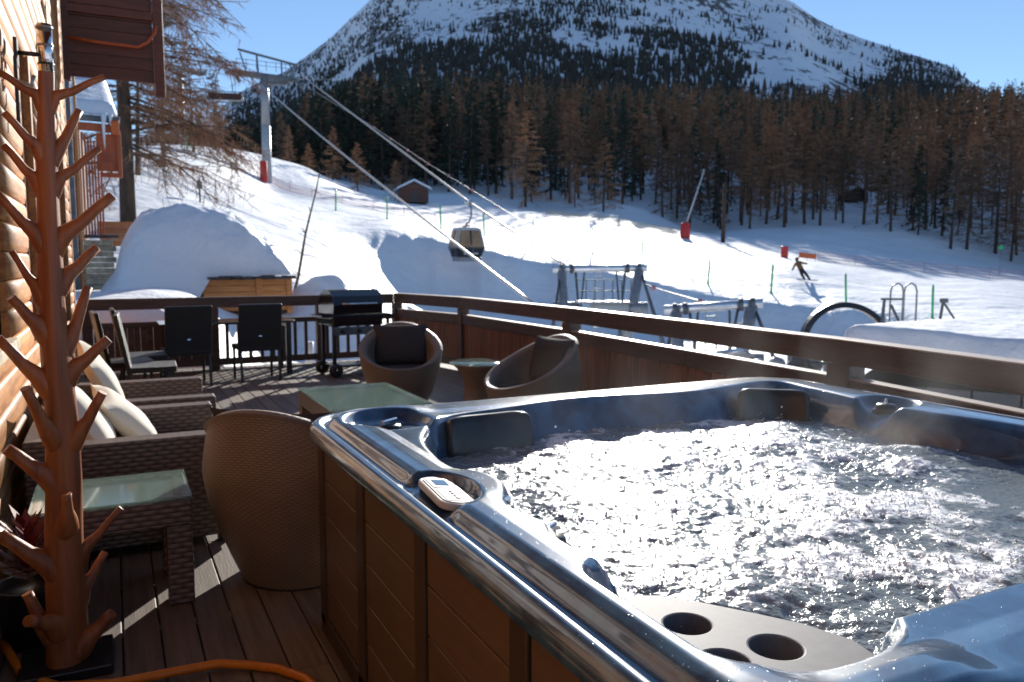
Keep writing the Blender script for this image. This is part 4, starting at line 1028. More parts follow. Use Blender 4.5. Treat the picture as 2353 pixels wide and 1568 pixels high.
# ------------------------------------------------------------------ snow-laden shed behind the far railing
sd = thing('snowy_shed', (2.0, 18.2, .6), 0, 'low timber shed buried under a huge rounded snow cap', 'shed')
hx_ = [-.55, -.25, .06, .2, .38, .62, 1.0, 1.45, 2.05, 2.55, 3.05, 3.30, 3.40]; hz_ = [.75, .9, 1.35, 1.92, 2.28, 2.56, 2.68, 2.72, 2.68, 2.55, 2.12, 1.72, 1.36]
NU, NV = 90, 60
us = np.linspace(-.55, 3.40, NU); vs_ = np.linspace(-1, 1, NV); U_, V_ = np.meshgrid(us, vs_)
hh = np.interp(U_, hx_, hz_); hh = hh - .0
low_ = np.interp(U_, [-.55, .3, 1.5, 1.8, 3.4], [.55, .6, .75, 1.26, 1.30])
ff = np.clip(1 - np.abs(V_) ** 3.0, 0, 1) ** .5
zz_ = low_ + (np.maximum(hh, low_ + .02) - low_) * ff + .16 * fbm(U_ * 1.4, V_ * 2.5, 4, 51) * ff + .05 * fbm(U_ * 6, V_ * 9, 3, 55) * ff
yy_ = 18.7 + V_ * (1.55 + .12 * fbm(U_ * 1.5, V_ * 0 + 3, 2, 58))
link('snow_cap', gridmesh('snow_cap', U_ - 2.0, yy_ - 18.2, zz_ - .6, m_snow_soft), sd)
for k in range(8):
    x = 1.72 + .215 * k; MB().box((x + .1, 17.16 + .02 * (k % 2), 1.235 + .012 * (k % 3)), (.21, .5, .045 + .02 * (k % 2))).build('roof_slate', m_slate, sd, True, .008)
for k in range(5): MB().box((2.50, 17.28, 1.14 - .13 * k), (1.72, .06, .124)).build('wall_plank', m_shed, sd, True, .006)
for x in (2.72, 3.34): MB().box((x, 17.245, .85), (.12, .05, .74)).build('corner_post', m_shed, sd, True, .006)
MB().box((2.5, 18.9, .6), (1.66, 3.1, 1.2)).build('shed_body', m_sidedark, sd, True)

# ------------------------------------------------------------------ trees
def sliver(V, F, a, b, wd, up=None):
    d = b - a; s_ = d.cross(up if up is not None else Vector((random.uniform(-1, 1), random.uniform(-1, 1), random.uniform(-1, 1))))
    if s_.length < 1e-6: return
    s_ = s_.normalized() * wd / 2; k = len(V); V += [a - s_, a + s_, b + s_ * .35, b - s_ * .35]; F.append((k, k + 1, k + 2, k + 3))
def larch_mesh(seed, h=20, nb=85, spread=.17, tw=14, wd=.10, low=.22, droop=-.10, mat=m_larch):
    random.seed(seed); V, F = [], []
    for i in range(nb):
        t = low + (1 - low) * (i / nb) ** .92 + random.uniform(-.008, .008); L = h * (spread * (1 - t) ** .75 + .012) * random.uniform(.65, 1.15); a = random.uniform(0, 6.283)
        p0 = Vector((0, 0, h * t)); d = Vector((math.cos(a), math.sin(a), droop + .45 * (t - .4) + random.uniform(-.12, .12)))
        p1 = p0 + d * L; sliver(V, F, p0, p1, wd * 1.1)
        for k in range(tw):
            u = random.uniform(.15, 1.05); q = p0.lerp(p1, u) ; L2 = random.uniform(.35, 1.0) * (.45 + L * .16)
            dd = Vector((d.x * .5 + random.uniform(-.8, .8), d.y * .5 + random.uniform(-.8, .8), random.uniform(-.75, .45))).normalized()
            sliver(V, F, q, q + dd * L2, wd * random.uniform(.6, 1.2))
    return rawmesh('crown', np.array([tuple(v) for v in V]), np.array(F), mat)
def spruce_mesh(seed, h=20, nb=120, spread=.17, tw=12, low=.10, mat=m_pine): 
    random.seed(seed); V, F = [], []
    for i in range(nb):
        t = low + (1 - low) * (i / nb) ** .95; L = h * (spread * (1 - t) ** .85 + .012) * random.uniform(.7, 1.12); a = random.uniform(0, 6.283)
        p0 = Vector((0, 0, h * t)); d = Vector((math.cos(a), math.sin(a), -.30 + .5 * t)); p1 = p0 + d * L; sliver(V, F, p0, p1, .35, Vector((0, 0, 1)))
        for k in range(tw):
            u = random.uniform(.1, 1.0); q = p0.lerp(p1, u); L2 = random.uniform(.5, 1.0) * (.4 + L * .22)
            dd = Vector((d.x * .6 + random.uniform(-.7, .7), d.y * .6 + random.uniform(-.7, .7), random.uniform(-.7, .1))).normalized()
            sliver(V, F, q, q + dd * L2, random.uniform(.18, .34))
    return rawmesh('crown', np.array([tuple(v) for v in V]), np.array(F), mat)
def trunk_mesh(h, r):
    return MB().tube([(0, 0, -1.2), (0, 0, h * .3), (.05, 0, h * .65), (0, 0, h * .97)], [r * 1.1, r * .8, r * .45, .03], 8).mesh('trunk', m_bark)
LARCH = [(larch_mesh(100 + k, 20, 95, sp, 18, .11, lo, mat=mt), trunk_mesh(20, .26)) for k, (sp, lo, mt) in enumerate(((.24, .18, m_larch), (.21, .32, m_larch), (.27, .10, m_larchd), (.20, .38, m_larchd), (.23, .24, m_larch)))]
PALE = [(larch_mesh(150 + k, 20, 110, sp, 20, .12, .06, mat=m_larchp), trunk_mesh(20, .26)) for k, sp in enumerate((.24, .27, .30))]
SPRUCE = [(spruce_mesh(200 + k, 20, 110, sp), trunk_mesh(20, .25)) for k, sp in enumerate((.16, .19, .14))]
random.seed(11)
EDGE = [(480, 150), (700, 158), (860, 162), (1000, 160), (1200, 163), (1400, 163), (1570, 163), (1800, 160), (2000, 160), (2200, 160), (2353, 162), (2700, 165)]
def edge(px): return float(np.interp(px, [e[0] for e in EDGE], [e[1] for e in EDGE]))
def tree(px, d, h, kind, k, label, group, sxy=1.0):
    p = on(px, d, 0); cr, tk = kind[k % len(kind)]
    t = thing('spruce_tree' if kind is SPRUCE else 'larch_tree', p, random.uniform(0, 6.28), label, 'tree', group); s_ = h / 20
    t.rotation_euler = (R(random.gauss(0, 1.6)), R(random.gauss(0, 1.6)), t.rotation_euler[2]); sxy *= random.uniform(.8, 1.35)
    link('trunk', tk, t, scale=(s_ * 1.1, s_ * 1.1, s_)); link('crown', cr, t, scale=(s_ * sxy, s_ * sxy, s_))
    return t
SPECIAL = [(1207, 148, 17, 0, 'pale lone larch standing in front of the wood, right of the gondola'), (1385, 146, 13, 1, 'conical larch at the piste edge, left of the snow lance'),
           (1320, 152, 8, 2, 'short larch between two taller larches at the piste edge'), (672, 117, 5, 0, 'small golden larch just right of the big lift pylon'), (715, 119, 3.6, 2, 'short golden larch second from the big lift pylon'), (768, 118, 7.5, 1, 'golden larch on the hill crest left of the small hut'),
           (825, 120, 7.0, 4, 'bushy golden larch leaning toward the small hut'), (910, 128, 6, 3, 'slim larch rising just behind the small hut')]
for px, d_, h, k, lb in SPECIAL: tree(px, d_, h, PALE, k, lb, None, 1.2)
n_ind = 0; pts_used = []
cand = []
for _ in range(6000):
    px = random.uniform(470, 2560); e = edge(px); d_ = e + (random.random() ** 1.2) * (360 - e); cand.append((d_, px))
cand.sort()
stuff = []
for d_, px in cand:
    b = bearing(px); x, y = b.x * d_, b.y * d_
    sep = 3.6 + (d_ - 150) * .004
    if any((x - u) ** 2 + (y - v) ** 2 < sep * sep for u, v in pts_used[-260:]): continue
    if 1080 < px < 1750 and d_ < edge(px) + 18 and random.random() < .5: continue
    if 1930 < px < 2060 and d_ < 215 and random.random() < .8: continue
    if px > 1150 and d_ < 235 and random.random() < .62: continue
    pts_used.append((x, y)); h = random.triangular(9, 24, 17)
    if px < 700: h *= .72
    dark = random.random() < (.75 if px < 1100 else .14 if px > 1500 else .35)
    if n_ind < 290:
        n_ind += 1
        where = 'behind the big pylon' if px < 760 else 'behind the small hut' if px < 1030 else 'above the gondola cabin' if px < 1160 else 'behind the lone pale larch' if px < 1330 else 'left of the snow lance' if px < 1560 else 'behind the snow lance' if px < 1720 else 'behind the snowboarder' if px < 1900 else 'around the dark forest hut' if px < 2100 else 'left of the green round sign' if px < 2290 else 'at the right edge of the picture'
        row = 'front' if d_ < edge(px) + 14 else 'inner' if d_ < edge(px) + 40 else 'rear'; size = 'tall' if h > 19.5 else 'middling' if h > 16 else 'short'
        if dark: tree(px, d_, h, SPRUCE, n_ind, f'{size} dark spruce in the {row} rows {where}', f'{size} spruces in {row} rows {where}')
        else: tree(px, d_, h, LARCH, n_ind, f'{size} brown larch in the {row} rows {where}', f'{size} larches in {row} rows {where}')
    else: stuff.append((x, y, h, dark))
for _ in range(2600):
    px = random.uniform(470, 2600); d_ = random.uniform(280, 480); b = bearing(px); stuff.append((b.x * d_, b.y * d_, random.uniform(11, 19) * (.7 if px < 640 else 1), random.random() < (.8 if px < 1100 else .3)))
def stuff_mesh(lst, name, mat, dark, seed):
    rng = np.random.default_rng(seed); n_ = len(lst); A = np.array([(x, y, h) for x, y, h, _ in lst]); z = ground(A[:, 0], A[:, 1]); h = A[:, 2]
    K = 46; t = np.sort(rng.uniform(.12, 1, (n_, K)), 1); a = rng.uniform(0, 6.283, (n_, K)); sp = .17 if dark else .20
    L = h[:, None] * (sp * (1 - t) ** .8 + .015) * rng.uniform(.6, 1.15, (n_, K)); wd = (.34 if dark else .26) * h[:, None] / 20 * rng.uniform(.7, 1.4, (n_, K))
    c = np.stack([A[:, 0][:, None] + 0 * t, A[:, 1][:, None] + 0 * t, z[:, None] + t * h[:, None]], -1)
    dz = (-.35 if dark else -.05) + rng.uniform(-.3, .3, (n_, K)); e = c + np.stack([np.cos(a) * L, np.sin(a) * L, dz * L], -1)
    s_ = np.stack([-np.sin(a) * .6, np.cos(a) * .6, np.full_like(a, .8)], -1) * wd[..., None]
    Q = np.stack([c - s_ * .8, c + s_ * .8, e + s_, e - s_], 2).reshape(-1, 4, 3)
    # trunks
    w_ = (.022 * h)[:, None] * np.array([[RT.x, RT.y, 0]]); b0 = np.stack([A[:, 0], A[:, 1], z - 1], -1); b1 = np.stack([A[:, 0], A[:, 1], z + h * .97], -1)
    T = np.stack([b0 - w_ * .6, b0 + w_ * .6, b1 + w_ * .1, b1 - w_ * .1], 1); T2 = T.copy(); T2[:, 0] = b0 - w_[:, [1, 0, 2]] * .6; T2[:, 1] = b0 + w_[:, [1, 0, 2]] * .6
    Q = np.concatenate([Q, T, T2]); return rawmesh(name, Q.reshape(-1, 3), np.arange(len(Q) * 4).reshape(-1, 4), mat)
tag(link('larch_wood', stuff_mesh([q for q in stuff if not q[3]], 'larch_wood', m_larch, False, 1)), 'brown larch wood filling the slope below the mountain', 'forest', kind='stuff')
tag(link('spruce_wood', stuff_mesh([q for q in stuff if q[3]], 'spruce_wood', m_pine, True, 2)), 'dark spruce wood filling the slope below the mountain', 'forest', kind='stuff')

# big bare larch left, with limbs
def limb_tree(base, h, rb, seed, nlimb, reach, name, label, z_low, bias=None):
    random.seed(seed); t = thing(name, base, 0, label, 'tree'); m = MB()
    m.tube([(0, 0, -.6), (.05, 0, h * .25), (-.05, 0, h * .5), (.1, 0, h * .8), (.1, 0, h)], [rb * 1.25, rb, rb * .75, rb * .35, .02], 10); m.build('trunk', m_bark, t)
    lm = MB(); V, F = [], []
    for i in range(nlimb):
        u = z_low + (.97 - z_low) * i / nlimb; a = random.uniform(0, 6.283)
        if bias is not None and random.random() < .55: a = bias + random.uniform(-.9, .9)
        L = reach * (1 - u) ** .6 * random.uniform(.6, 1.1) + .4; p = Vector((0, 0, h * u)); d_ = Vector((math.cos(a), math.sin(a), random.uniform(-.25, .15))); pts = [p]; K = 7
        for k in range(K):
            d_ = (d_ + Vector((random.uniform(-.22, .22), random.uniform(-.22, .22), random.uniform(-.22, .10)))).normalized(); p = p + d_ * L / K; pts.append(p)
            for q in range(4):
                sd_ = (d_ + Vector((random.uniform(-1, 1), random.uniform(-1, 1), random.uniform(-.9, .3)))).normalized(); L2 = L * random.uniform(.12, .34); e = p + sd_ * L2
                sliver(V, F, p, e, .035)
                for w_ in range(10):
                    s0 = p.lerp(e, random.uniform(.15, 1)); s1 = s0 + (sd_ * .5 + Vector((random.uniform(-1, 1), random.uniform(-1, 1), random.uniform(-1.1, .3)))).normalized() * random.uniform(.15, .55); sliver(V, F, s0, s1, .020)
        lm.tube(pts, [max(.012, rb * .26 * (1 - .9 * k / K) * (1.1 - u)) for k in range(K + 1)], 5)
    lm.build('limbs', m_bark, t); link('twigs', rawmesh('twigs', np.array([tuple(v) for v in V]), np.array(F), m_larch), t)
    return t
for px, d_, h, k, lb in ((325, 52, 9.5, 0, 'brown larch close behind the large bare larch'), (385, 60, 10.5, 2, 'brown larch left of the slim chairlift pylon'), (455, 78, 9, 4, 'brown larch right of the slim chairlift pylon'), (505, 92, 8, 1, 'small brown larch below the chairlift chair')): tree(px, d_, h, LARCH, k, lb, None, 1.7)
b_ = at(292, 455, 34); limb_tree((b_.x, b_.y, b_.z - .3), 16, .24, 5, 84, 5.4, 'bare_larch', 'large bare larch with drooping twigs behind the red chalet', .10, math.atan2(RT.y, RT.x))
b_ = at(672, 668, 20); sp_ = thing('sapling', (b_.x, b_.y, b_.z - .2), 0, 'thin leaning bare sapling just beyond the far railing', 'tree')
random.seed(3); m = MB(); ppts = [Vector((0, 0, 0)) + RT * (.72 * t) + Vector((.02 * math.sin(9 * t), 0, 3.05 * t)) for t in np.linspace(-.3, 1, 9)]
m.tube(ppts, [.05 - .0047 * k for k in range(9)], 7); m.build('trunk', m_bark, sp_); m = MB()
for k in range(26):
    p = ppts[random.randint(1, 8)]; e = p + Vector((random.uniform(-.35, .35), random.uniform(-.35, .35), random.uniform(-.12, .18))); m.tube([p, p.lerp(e, .5) + Vector((0, 0, .03)), e], [.009, .006, .003], 4)
m.build('twigs', m_bark, sp_)
random.seed(21)

# ------------------------------------------------------------------ ski lift: big pylon, cables, gondola
PY = on(620, 91); PYT = at(622, 172, 91)
py = thing('lift_pylon', PY, 0, 'tall grey gondola pylon with red padding at its foot', 'pylon')
zt = PYT.z - PY.z; zm = at(622, 290, 91).z - PY.z
MB().tube([(0, 0, -1.5), (0, 0, zm)], [.50, .47], 16).build('lower_mast', m_steelp, py)
MB().tube([(0, 0, zm + .01), (0, 0, zt)], [.45, .42], 16).build('upper_mast', m_steel, py)
xl, xr = -3.3, 3.05
m = MB(); m.beam((xl, 0, zt - .1), (xr, 0, zt - .3), .7, .55); m.beam((-.5, 0, zt - .9), (xr * .8, 0, zt - .75), .5, .3); m.build('crossarm', m_steeld, py, False, .05)
m = MB(); m.beam((xl + .7, .2, zt + 2.35), (xr + .5, .2, zt + 1.35), .16, .22); m.build('top_beam', m_steeld, py)
for x0_, x1_ in ((xl + .9, xl + 1.5), (xl + 2.6, xl + 2.7), (xr - .4, xr + .1), (xr - 1.2, xr - 1.2)):
    m = MB(); m.beam((x0_, .2, zt + 2.2 - (x0_ - xl) * .11), (x1_, .1, zt + .1), .14, .14); m.build('top_strut', m_steeld, py)
m = MB()
for k in range(8): m.beam((xl + .4 + k, -.7, zt + .2), (xl + .4 + k, -.7, zt + 1.2), .05, .05)
m.beam((xl + .4, -.7, zt + 1.2), (xr, -.7, zt + 1.1), .05, .05); m.beam((xl + .4, -.7, zt + .75), (xr, -.7, zt + .7), .04, .04); m.build('catwalk_rail', m_steeld, py)
for x in (xl + .1, xr - .1):
    m = MB(); m.tube([(x, 5.2, zt + .9), (x, 2.0, zt + .25), (x, -1.5, zt - .55), (x, -4.5, zt - 1.9)], .17, 6); m.build('sheave_beam', m_steeld, py)
    for k in range(8):
        y_ = 4.8 - k * 1.25; z_ = np.interp(y_, [-4.5, -1.5, 2, 5.2], [zt - 1.9, zt - .55, zt + .25, zt + .9]) + .05
        MB().lathe([(0, -.08), (.24, -.08), (.20, 0), (.24, .08), (0, .08)], (0, 0, 0), 12, lambda p, a, x=x, y_=y_, z_=z_: Vector((p.z + x, p.x + y_, p.y + z_))).build('sheave', m_steel, py)
pad = thing('pad', on(612, 89.4), 0, 'red safety padding wrapped at the foot of the big pylon', 'padding')
MB().lathe([(0, 0), (.38, 0), (.40, .2), (.38, 2.1), (.3, 2.2), (0, 2.2)], (0, 0, 0), 18).build('padding_roll', m_red, pad)
def cable(p0, p1, sag, r, name, label, n=40, cat='cable'):
    p0, p1 = Vector(p0), Vector(p1); pts = []
    for k in range(n + 1):
        t = k / n; p = p0.lerp(p1, t); p.z -= sag * 4 * t * (1 - t); pts.append(p)
    return pts, tag(MB().tube(pts, r, 6).build(name, m_rope), label, cat)
c1a = at(598, 193, 88); c1b = at(1236, 706, 33)
cable(c1a, c1b, .25, .062, 'haul_rope', 'thick lift rope running down from the left arm of the big pylon')
c2a = at(694, 174, 88); c2m = at(1080, 466, 52); c2b = at(1310, 618, 38)
pts2 = [c2a.lerp(c2m, k / 20) for k in range(21)] + [c2m.lerp(c2b, k / 10) for k in range(1, 11)]
tag(MB().tube(pts2, .062, 6).build('haul_rope', m_rope), 'thick lift rope carrying the gondola cabin', 'cable')
CB = [(700, 196, 88), (860, 293, 73), (984, 376, 63), (1085, 437, 56), (1264, 547, 44), (1390, 612, 37), (1502, 661, 32), (1640, 701, 27.6)]
cbp = [at(*q) for q in CB]; cp3 = []
for a, b in zip(cbp, cbp[1:]): cp3 += [a.lerp(b, k / 6) for k in range(6)]
mk = thing('signal_cable', cbp[0], 0, 'thin cable with small pink marker balls beside the gondola rope', 'cable')
MB().tube(cp3 + [cbp[-1]], .022, 5).build('wire', m_rope, mk, True)
for px, py_, d_ in ((860, 293, 73), (898, 319, 70), (937, 345, 67), (984, 376, 63), (1031, 404, 59.5), (1085, 437, 56), (1141, 472, 52), (1502, 661, 32), (1609, 693, 28.5)):
    p = at(px, py_, d_); MB().lathe([(0, -.11), (.08, -.08), (.11, 0), (.08, .08), (0, .11)], p, 10).build('marker_ball', m_pink, mk, True)

gp = at(1072, 590, 52)
gd = thing('gondola_cabin', gp - Vector((0, 0, .05)), math.atan2(FH.y, FH.x) - math.pi / 2 + R(24), 'brown-glazed gondola cabin hanging from the lift rope', 'gondola')
def ring_xy(hx, hy, z, ch=.18): return [(-hx + ch, -hy, z), (hx - ch, -hy, z), (hx, -hy + ch, z), (hx, hy - ch, z), (hx - ch, hy, z), (-hx + ch, hy, z), (-hx, hy - ch, z), (-hx, -hy + ch, z)]
def loft(rings, name, mat, parent, cap=True):
    m = MB(); V = [p for r_ in rings for p in r_]; n_ = len(rings[0]); F = [(i * n_ + j, i * n_ + (j + 1) % n_, (i + 1) * n_ + (j + 1) % n_, (i + 1) * n_ + j) for i in range(len(rings) - 1) for j in range(n_)]
    if cap: F += [tuple(range(n_ - 1, -1, -1)), tuple(range(len(V) - n_, len(V)))]
    m.add(V, F); return m.build(name, mat, parent, False, .02)
loft([ring_xy(.76, .72, -.25), ring_xy(.80, .76, .02)], 'under_tray', m_grey, gd)
loft([ring_xy(.80, .76, .03), ring_xy(.98, .94, .62)], 'lower_body', m_black, gd)
loft([ring_xy(.97, .93, .63), ring_xy(.76, .72, 1.70)], 'glazing', m_cabglass, gd)
loft([ring_xy(.78, .74, 1.71), ring_xy(.76, .72, 1.88), ring_xy(.6, .56, 1.93)], 'roof', m_steelp, gd)
loft([ring_xy(1.0, .96, .56), ring_xy(1.0, .96, .66)], 'waist_band', m_blackg, gd)
for sx in (-1, 1):
    for sy in (-1, 1): MB().beam((sx * .90, sy * .86, .64), (sx * .70, sy * .66, 1.72), .09, .09).build('corner_pillar', m_steelp, gd, False, .01)
for sy in (-1, 1): MB().beam((0, sy * .965, .05), (0, sy * .74, 1.70), .09, .07).build('door_post', m_black, gd)
for sx in (-1, 1): MB().beam((sx * 1.0, 0, .05), (sx * .775, 0, 1.70), .09, .07).build('door_post', m_black, gd)
for k, (u, wd) in enumerate(((-.45, .10), (-.32, .08), (-.22, .10), (-.10, .07), (.02, .10), (.15, .12), (.30, .09), (.42, .07))):
    MB().beam((u, -.80 - .06, .20), (u + .01, -.80 - .085, .30), wd, .01, (0, 1, 0)).build('print_mark', m_white, gd)
MB().beam((.05, -.868, .34), (.05, -.915, .50), .16, .012, (0, 1, 0)).build('print_mark', m_blueL, gd)
m = MB(); m.tube([(0, 0, 1.9), (0, 0, 2.15), (.22, 0, 2.30), (.34, 0, 2.7), (.34, 0, 3.15), (.22, 0, 3.45)], .06, 8); m.box((0, 0, 2.02), (.5, .1, .08)); m.build('hanger', m_steeld, gd)
MB().box((.2, 0, 3.52), (.30, .5, .22)).build('grip', m_steel, gd, False, .03)
for y_ in (-.22, .22): MB().lathe([(0, -.05), (.12, -.05), (.12, .05), (0, .05)], (0, 0, 0), 12, lambda p, a, y_=y_: Vector((p.z + .06, p.x + y_, p.y + 3.55))).build('grip_wheel', m_chrome, gd)

# second pylon and chair lift, left
P2 = on(430, 128); p2 = thing('chairlift_pylon', P2, 0, 'slim chairlift pylon behind the bare larch at the left', 'pylon')
z2 = at(430, 160, 128).z - P2.z
MB().tube([(0, 0, -1.5), (0, 0, z2)], [.52, .38], 14).build('mast', m_steelp, p2)
MB().beam((-2.9, 0, z2 - .05), (3.6, 0, z2 - .25), .4, .4).build('crossarm', m_steeld, p2)
for x in (-2.7, 3.4):
    MB().beam((x, 2.2, z2 + .2), (x, -2.4, z2 - .3), .2, .26).build('sheave_beam', m_steeld, p2)
    MB().beam((x - .4, 0, z2 + .1), (x - .8, 0, z2 + 1.7), .12, .12).build('top_strut', m_steeld, p2)
ca, cb_ = at(380, 128, 130), at(700, 165, 60)
cable(at(396, 152, 126), at(760, 182, 90), .6, .025, 'chairlift_rope', 'thin chairlift rope crossing the sky behind the larch')
cd_ = at(516, 240, 78)
cl = thing('lift_chair', cd_, R(-14), 'empty chairlift chair hanging above the dark trees at left', 'chairlift chair')
MB().box((0, 0, .42), (2.9, .5, .10)).build('seat', m_black, cl, False, .03); MB().box((0, .28, .78), (2.9, .10, .62), RX(-10)).build('backrest', m_sidedark, cl, False, .03)
m = MB(); m.tube([(-1.6, -.5, .1), (-1.6, .2, .3), (-1.55, .35, 1.2), (1.55, .35, 1.2), (1.6, .2, .3), (1.6, -.5, .1)], .045, 6); m.tube([(-1.6, -.5, .1), (1.6, -.5, .1)], .04, 6); m.build('frame', m_steeld, cl)
m = MB(); m.tube([(-.7, .3, 1.2), (-.75, .3, 2.2), (-.2, .2, 3.4), (-.35, .2, 3.75)], .05, 6); m.tube([(.7, .3, 1.2), (.65, .3, 2.0), (.45, .2, 3.0)], .045, 6); m.build('hanger', m_steeld, cl)

# ------------------------------------------------------------------ lift station frames below the deck
def station_frame(a, b, zb, label, lean=1):
    """two raked legs carrying a round beam from a to b"""
    a, b = Vector(a), Vector(b); t = thing('station_frame', ((a + b) / 2).xy.to_3d() + Vector((0, 0, zb)), 0, label, 'steel frame')
    u = (b - a).normalized(); nrm = Vector((-u.y, u.x, 0)).normalized()
    MB().tube([a - u * .35, b + u * .3], .15, 14).build('beam', m_beam, t, True)
    m = MB()
    for f in (.0, .13, .85, 1.0): p = a.lerp(b, f); m.tube([p - u * .07, p + u * .07], .20, 14)
    m.build('collar', m_steeld, t, True)
    for p, s_ in ((a, .12), (b, -.28)):
        MB().tube([p, Vector((p.x, p.y, zb)) + u * (s_ * 3)], [.19, .24], 12).build('leg', m_steel, t, True)
        for sgn in (-1, 1): MB().tube([p, Vector((p.x, p.y, zb)) + nrm * sgn * 1.6 - u * s_ * 6], .05, 6).build('brace', m_steeld, t, True)
        MB().tube([p.lerp(b if p is a else a, .18), Vector((p.x, p.y, zb + 1.4)) + (u if p is a else -u) * .9], .05, 6).build('strut', m_steeld, t, True)
        MB().tube([p.lerp(b if p is a else a, .30), Vector((p.x, p.y, zb + .4)) + (u if p is a else -u) * .5 + nrm * .6], .04, 6).build('strut', m_steeld, t, True)
    # ladder
    q = a.lerp(b, .47); m = MB()
    for s_ in (-.16, .16): m.beam(q + u * s_ - Vector((0, 0, .15)), q + u * s_ * 1.1 - nrm * .3 - Vector((0, 0, q.z - zb - .2)), .04, .04)
    for k in range(9): c = q - nrm * .3 * k / 9 - Vector((0, 0, .3 + (q.z - zb - .5) * k / 9)); m.beam(c - u * .16, c + u * .16, .03, .03)
    m.build('ladder', m_steelp, t, True)
    # service platform with rail
    c = a.lerp(b, .55); zp = a.z - 1.35
    MB().box((c.x, c.y, zp), (2.3, .9, .10), math.atan2(u.y, u.x)).build('platform', m_steel, t, True, .02)
    m = MB()
    for k in range(7):
        e = c + u * (-1.1 + .366 * k) + nrm * .42; m.beam((e.x, e.y, zp), (e.x, e.y, zp + .9), .03, .03)
    e0, e1 = c + u * -1.1 + nrm * .42, c + u * 1.1 + nrm * .42
    for dz in (.45, .9): m.beam((e0.x, e0.y, zp + dz), (e1.x, e1.y, zp + dz), .035, .035)
    m.build('guard_rail', m_steeld, t, True)
    # motor housings and sheave bank
    for k, (f, w_) in enumerate(((.05, .5), (.62, .8), (.95, .5))):
        e = a.lerp(b, f); MB().tube([(e.x - u.x * w_, e.y - u.y * w_, zp - .25), (e.x + u.x * w_, e.y + u.y * w_, zp - .25)], .26 if k != 1 else .34, 14).build('drive_housing', m_steel if k != 1 else m_steelp, t, True)
    for k in range(6):
        e = a.lerp(b, .08 + .16 * k); MB().lathe([(0, -.06), (.22, -.06), (.18, 0), (.22, .06), (0, .06)], (0, 0, 0), 14, lambda p, an, e=e: e + u * p.x + nrm * (p.z - .35) + Vector((0, 0, p.y - 2.05))).build('sheave', m_steel, t, True)
    return t
station_frame(at(1290, 618, 33), at(1470, 616, 33), -3.9, 'bright steel lift frame with ladder beyond the railing, the farther one', 1)
station_frame(at(1552, 711, 26), at(1730, 698, 26), -4.1, 'grey steel lift frame lower down beyond the railing, the nearer one', 0)
# sheave train lying beneath, seen between the rails
tr = thing('sheave_train', at(1760, 840, 21), math.atan2(RT.y, RT.x), 'dark steel sheave train on a beam below the railing gap', 'lift machinery')
MB().box((0, 0, -.35), (4.6, .22, .22)).build('beam', m_steel, tr, False, .03); MB().box((.2, .1, -.9), (.3, .3, 1.2)).build('stand', m_steeld, tr); MB().box((-1.8, .1, -1.6), (.3, .3, 2.6)).build('stand', m_steeld, tr)
for k in range(10): MB().lathe([(0, -.07), (.21, -.07), (.17, 0), (.21, .07), (0, .07)], (0, 0, 0), 16, lambda p, a, k=k: Vector((p.x - 2.1 + .46 * k, p.z - .2, p.y - .02 + .06 * (k % 2)))).build('sheave', m_steelp if k % 3 else m_steeld, tr)
for k in range(5): MB().beam((-2.0 + .95 * k, -.2, -.4), (-1.7 + .95 * k, -.2, .25), .09, .09).build('bracket', m_steeld, tr)
MB().box((.9, -.1, .22), (.7, .35, .3)).build('gear_box', m_steeld, tr, False, .03); MB().tube([(-1.9, -.3, .3), (-.6, -.3, .42)], .06, 8).build('pipe', m_chrome, tr)
# bull wheel rim
bw_c = at(1945, 800, 21.5)
bw = thing('bull_wheel', bw_c, math.atan2(RT.y, RT.x), 'dark curved rim of a large lift bull wheel beside the snowy roof', 'lift wheel')
V = []; F = []; n_ = 56
for k in range(n_):
    a = 2 * math.pi * k / n_
    for r_, y_ in ((1.02, -.14), (1.16, -.14), (1.16, .14), (1.02, .14)): V.append((r_ * 1.0 * math.cos(a) , y_ + .25 * r_ * math.sin(a), r_ * .98 * math.sin(a)))
for k in range(n_):
    k2 = (k + 1) % n_
    for j in range(4): F.append((k * 4 + j, k * 4 + (j + 1) % 4, k2 * 4 + (j + 1) % 4, k2 * 4 + j))
MB().add(V, F).build('rim', m_black, bw, False, .02)
for k in range(3): a = math.pi * (k / 3 + .17 + 1); MB().beam((0, 0, 0), (1.0 * math.cos(a), .25 * math.sin(a), .98 * math.sin(a)), .1, .1).build('spoke', m_steeld, bw)
MB().tube([(0, -.3, 0), (0, .3, 0)], .22, 16).build('hub', m_steeld, bw); MB().box((0, .2, -2.1), (.5, .4, 3.6)).build('pedestal', m_steeld, bw)

# station building with snow on the roof
stn = thing('lift_station', at(2200, 900, 17).xy.to_3d() + Vector((0, 0, -4.4)), 0, 'flat dark grey lift station with a thick snow slab on its roof', 'building')
q0, q1 = at(1925, 772, 14.5), at(2420, 806, 14.2); q0.z = -.08; q1.z = -.30
ax = (q1 - q0); ax.z = 0; ax.normalize(); nx_ = Vector((-ax.y, ax.x, 0))
if nx_.dot(FH) < 0: nx_ = -nx_
e1, e0 = q0 + ax * 6, q0.copy(); e1.z = e0.z = -.05
def PZ(p, z): return Vector((p.x, p.y, z))
back = 5.6
slab_roof_snow('roof_snow', [PZ(e0, .13), PZ(e1, -.20), PZ(e1 + nx_ * back, -.10), PZ(e0 + nx_ * back + ax * 1.2, -.06)], .42, stn, seed=8, n=60, rnd_=.045, lump=.10)
m = MB(); A4 = [PZ(e0 - ax * .30 - nx_ * .06, .115), PZ(e1 - nx_ * .06, -.235), PZ(e1 + nx_ * (back + .2), -.13), PZ(e0 - ax * .3 + nx_ * (back + .2), -.09)]
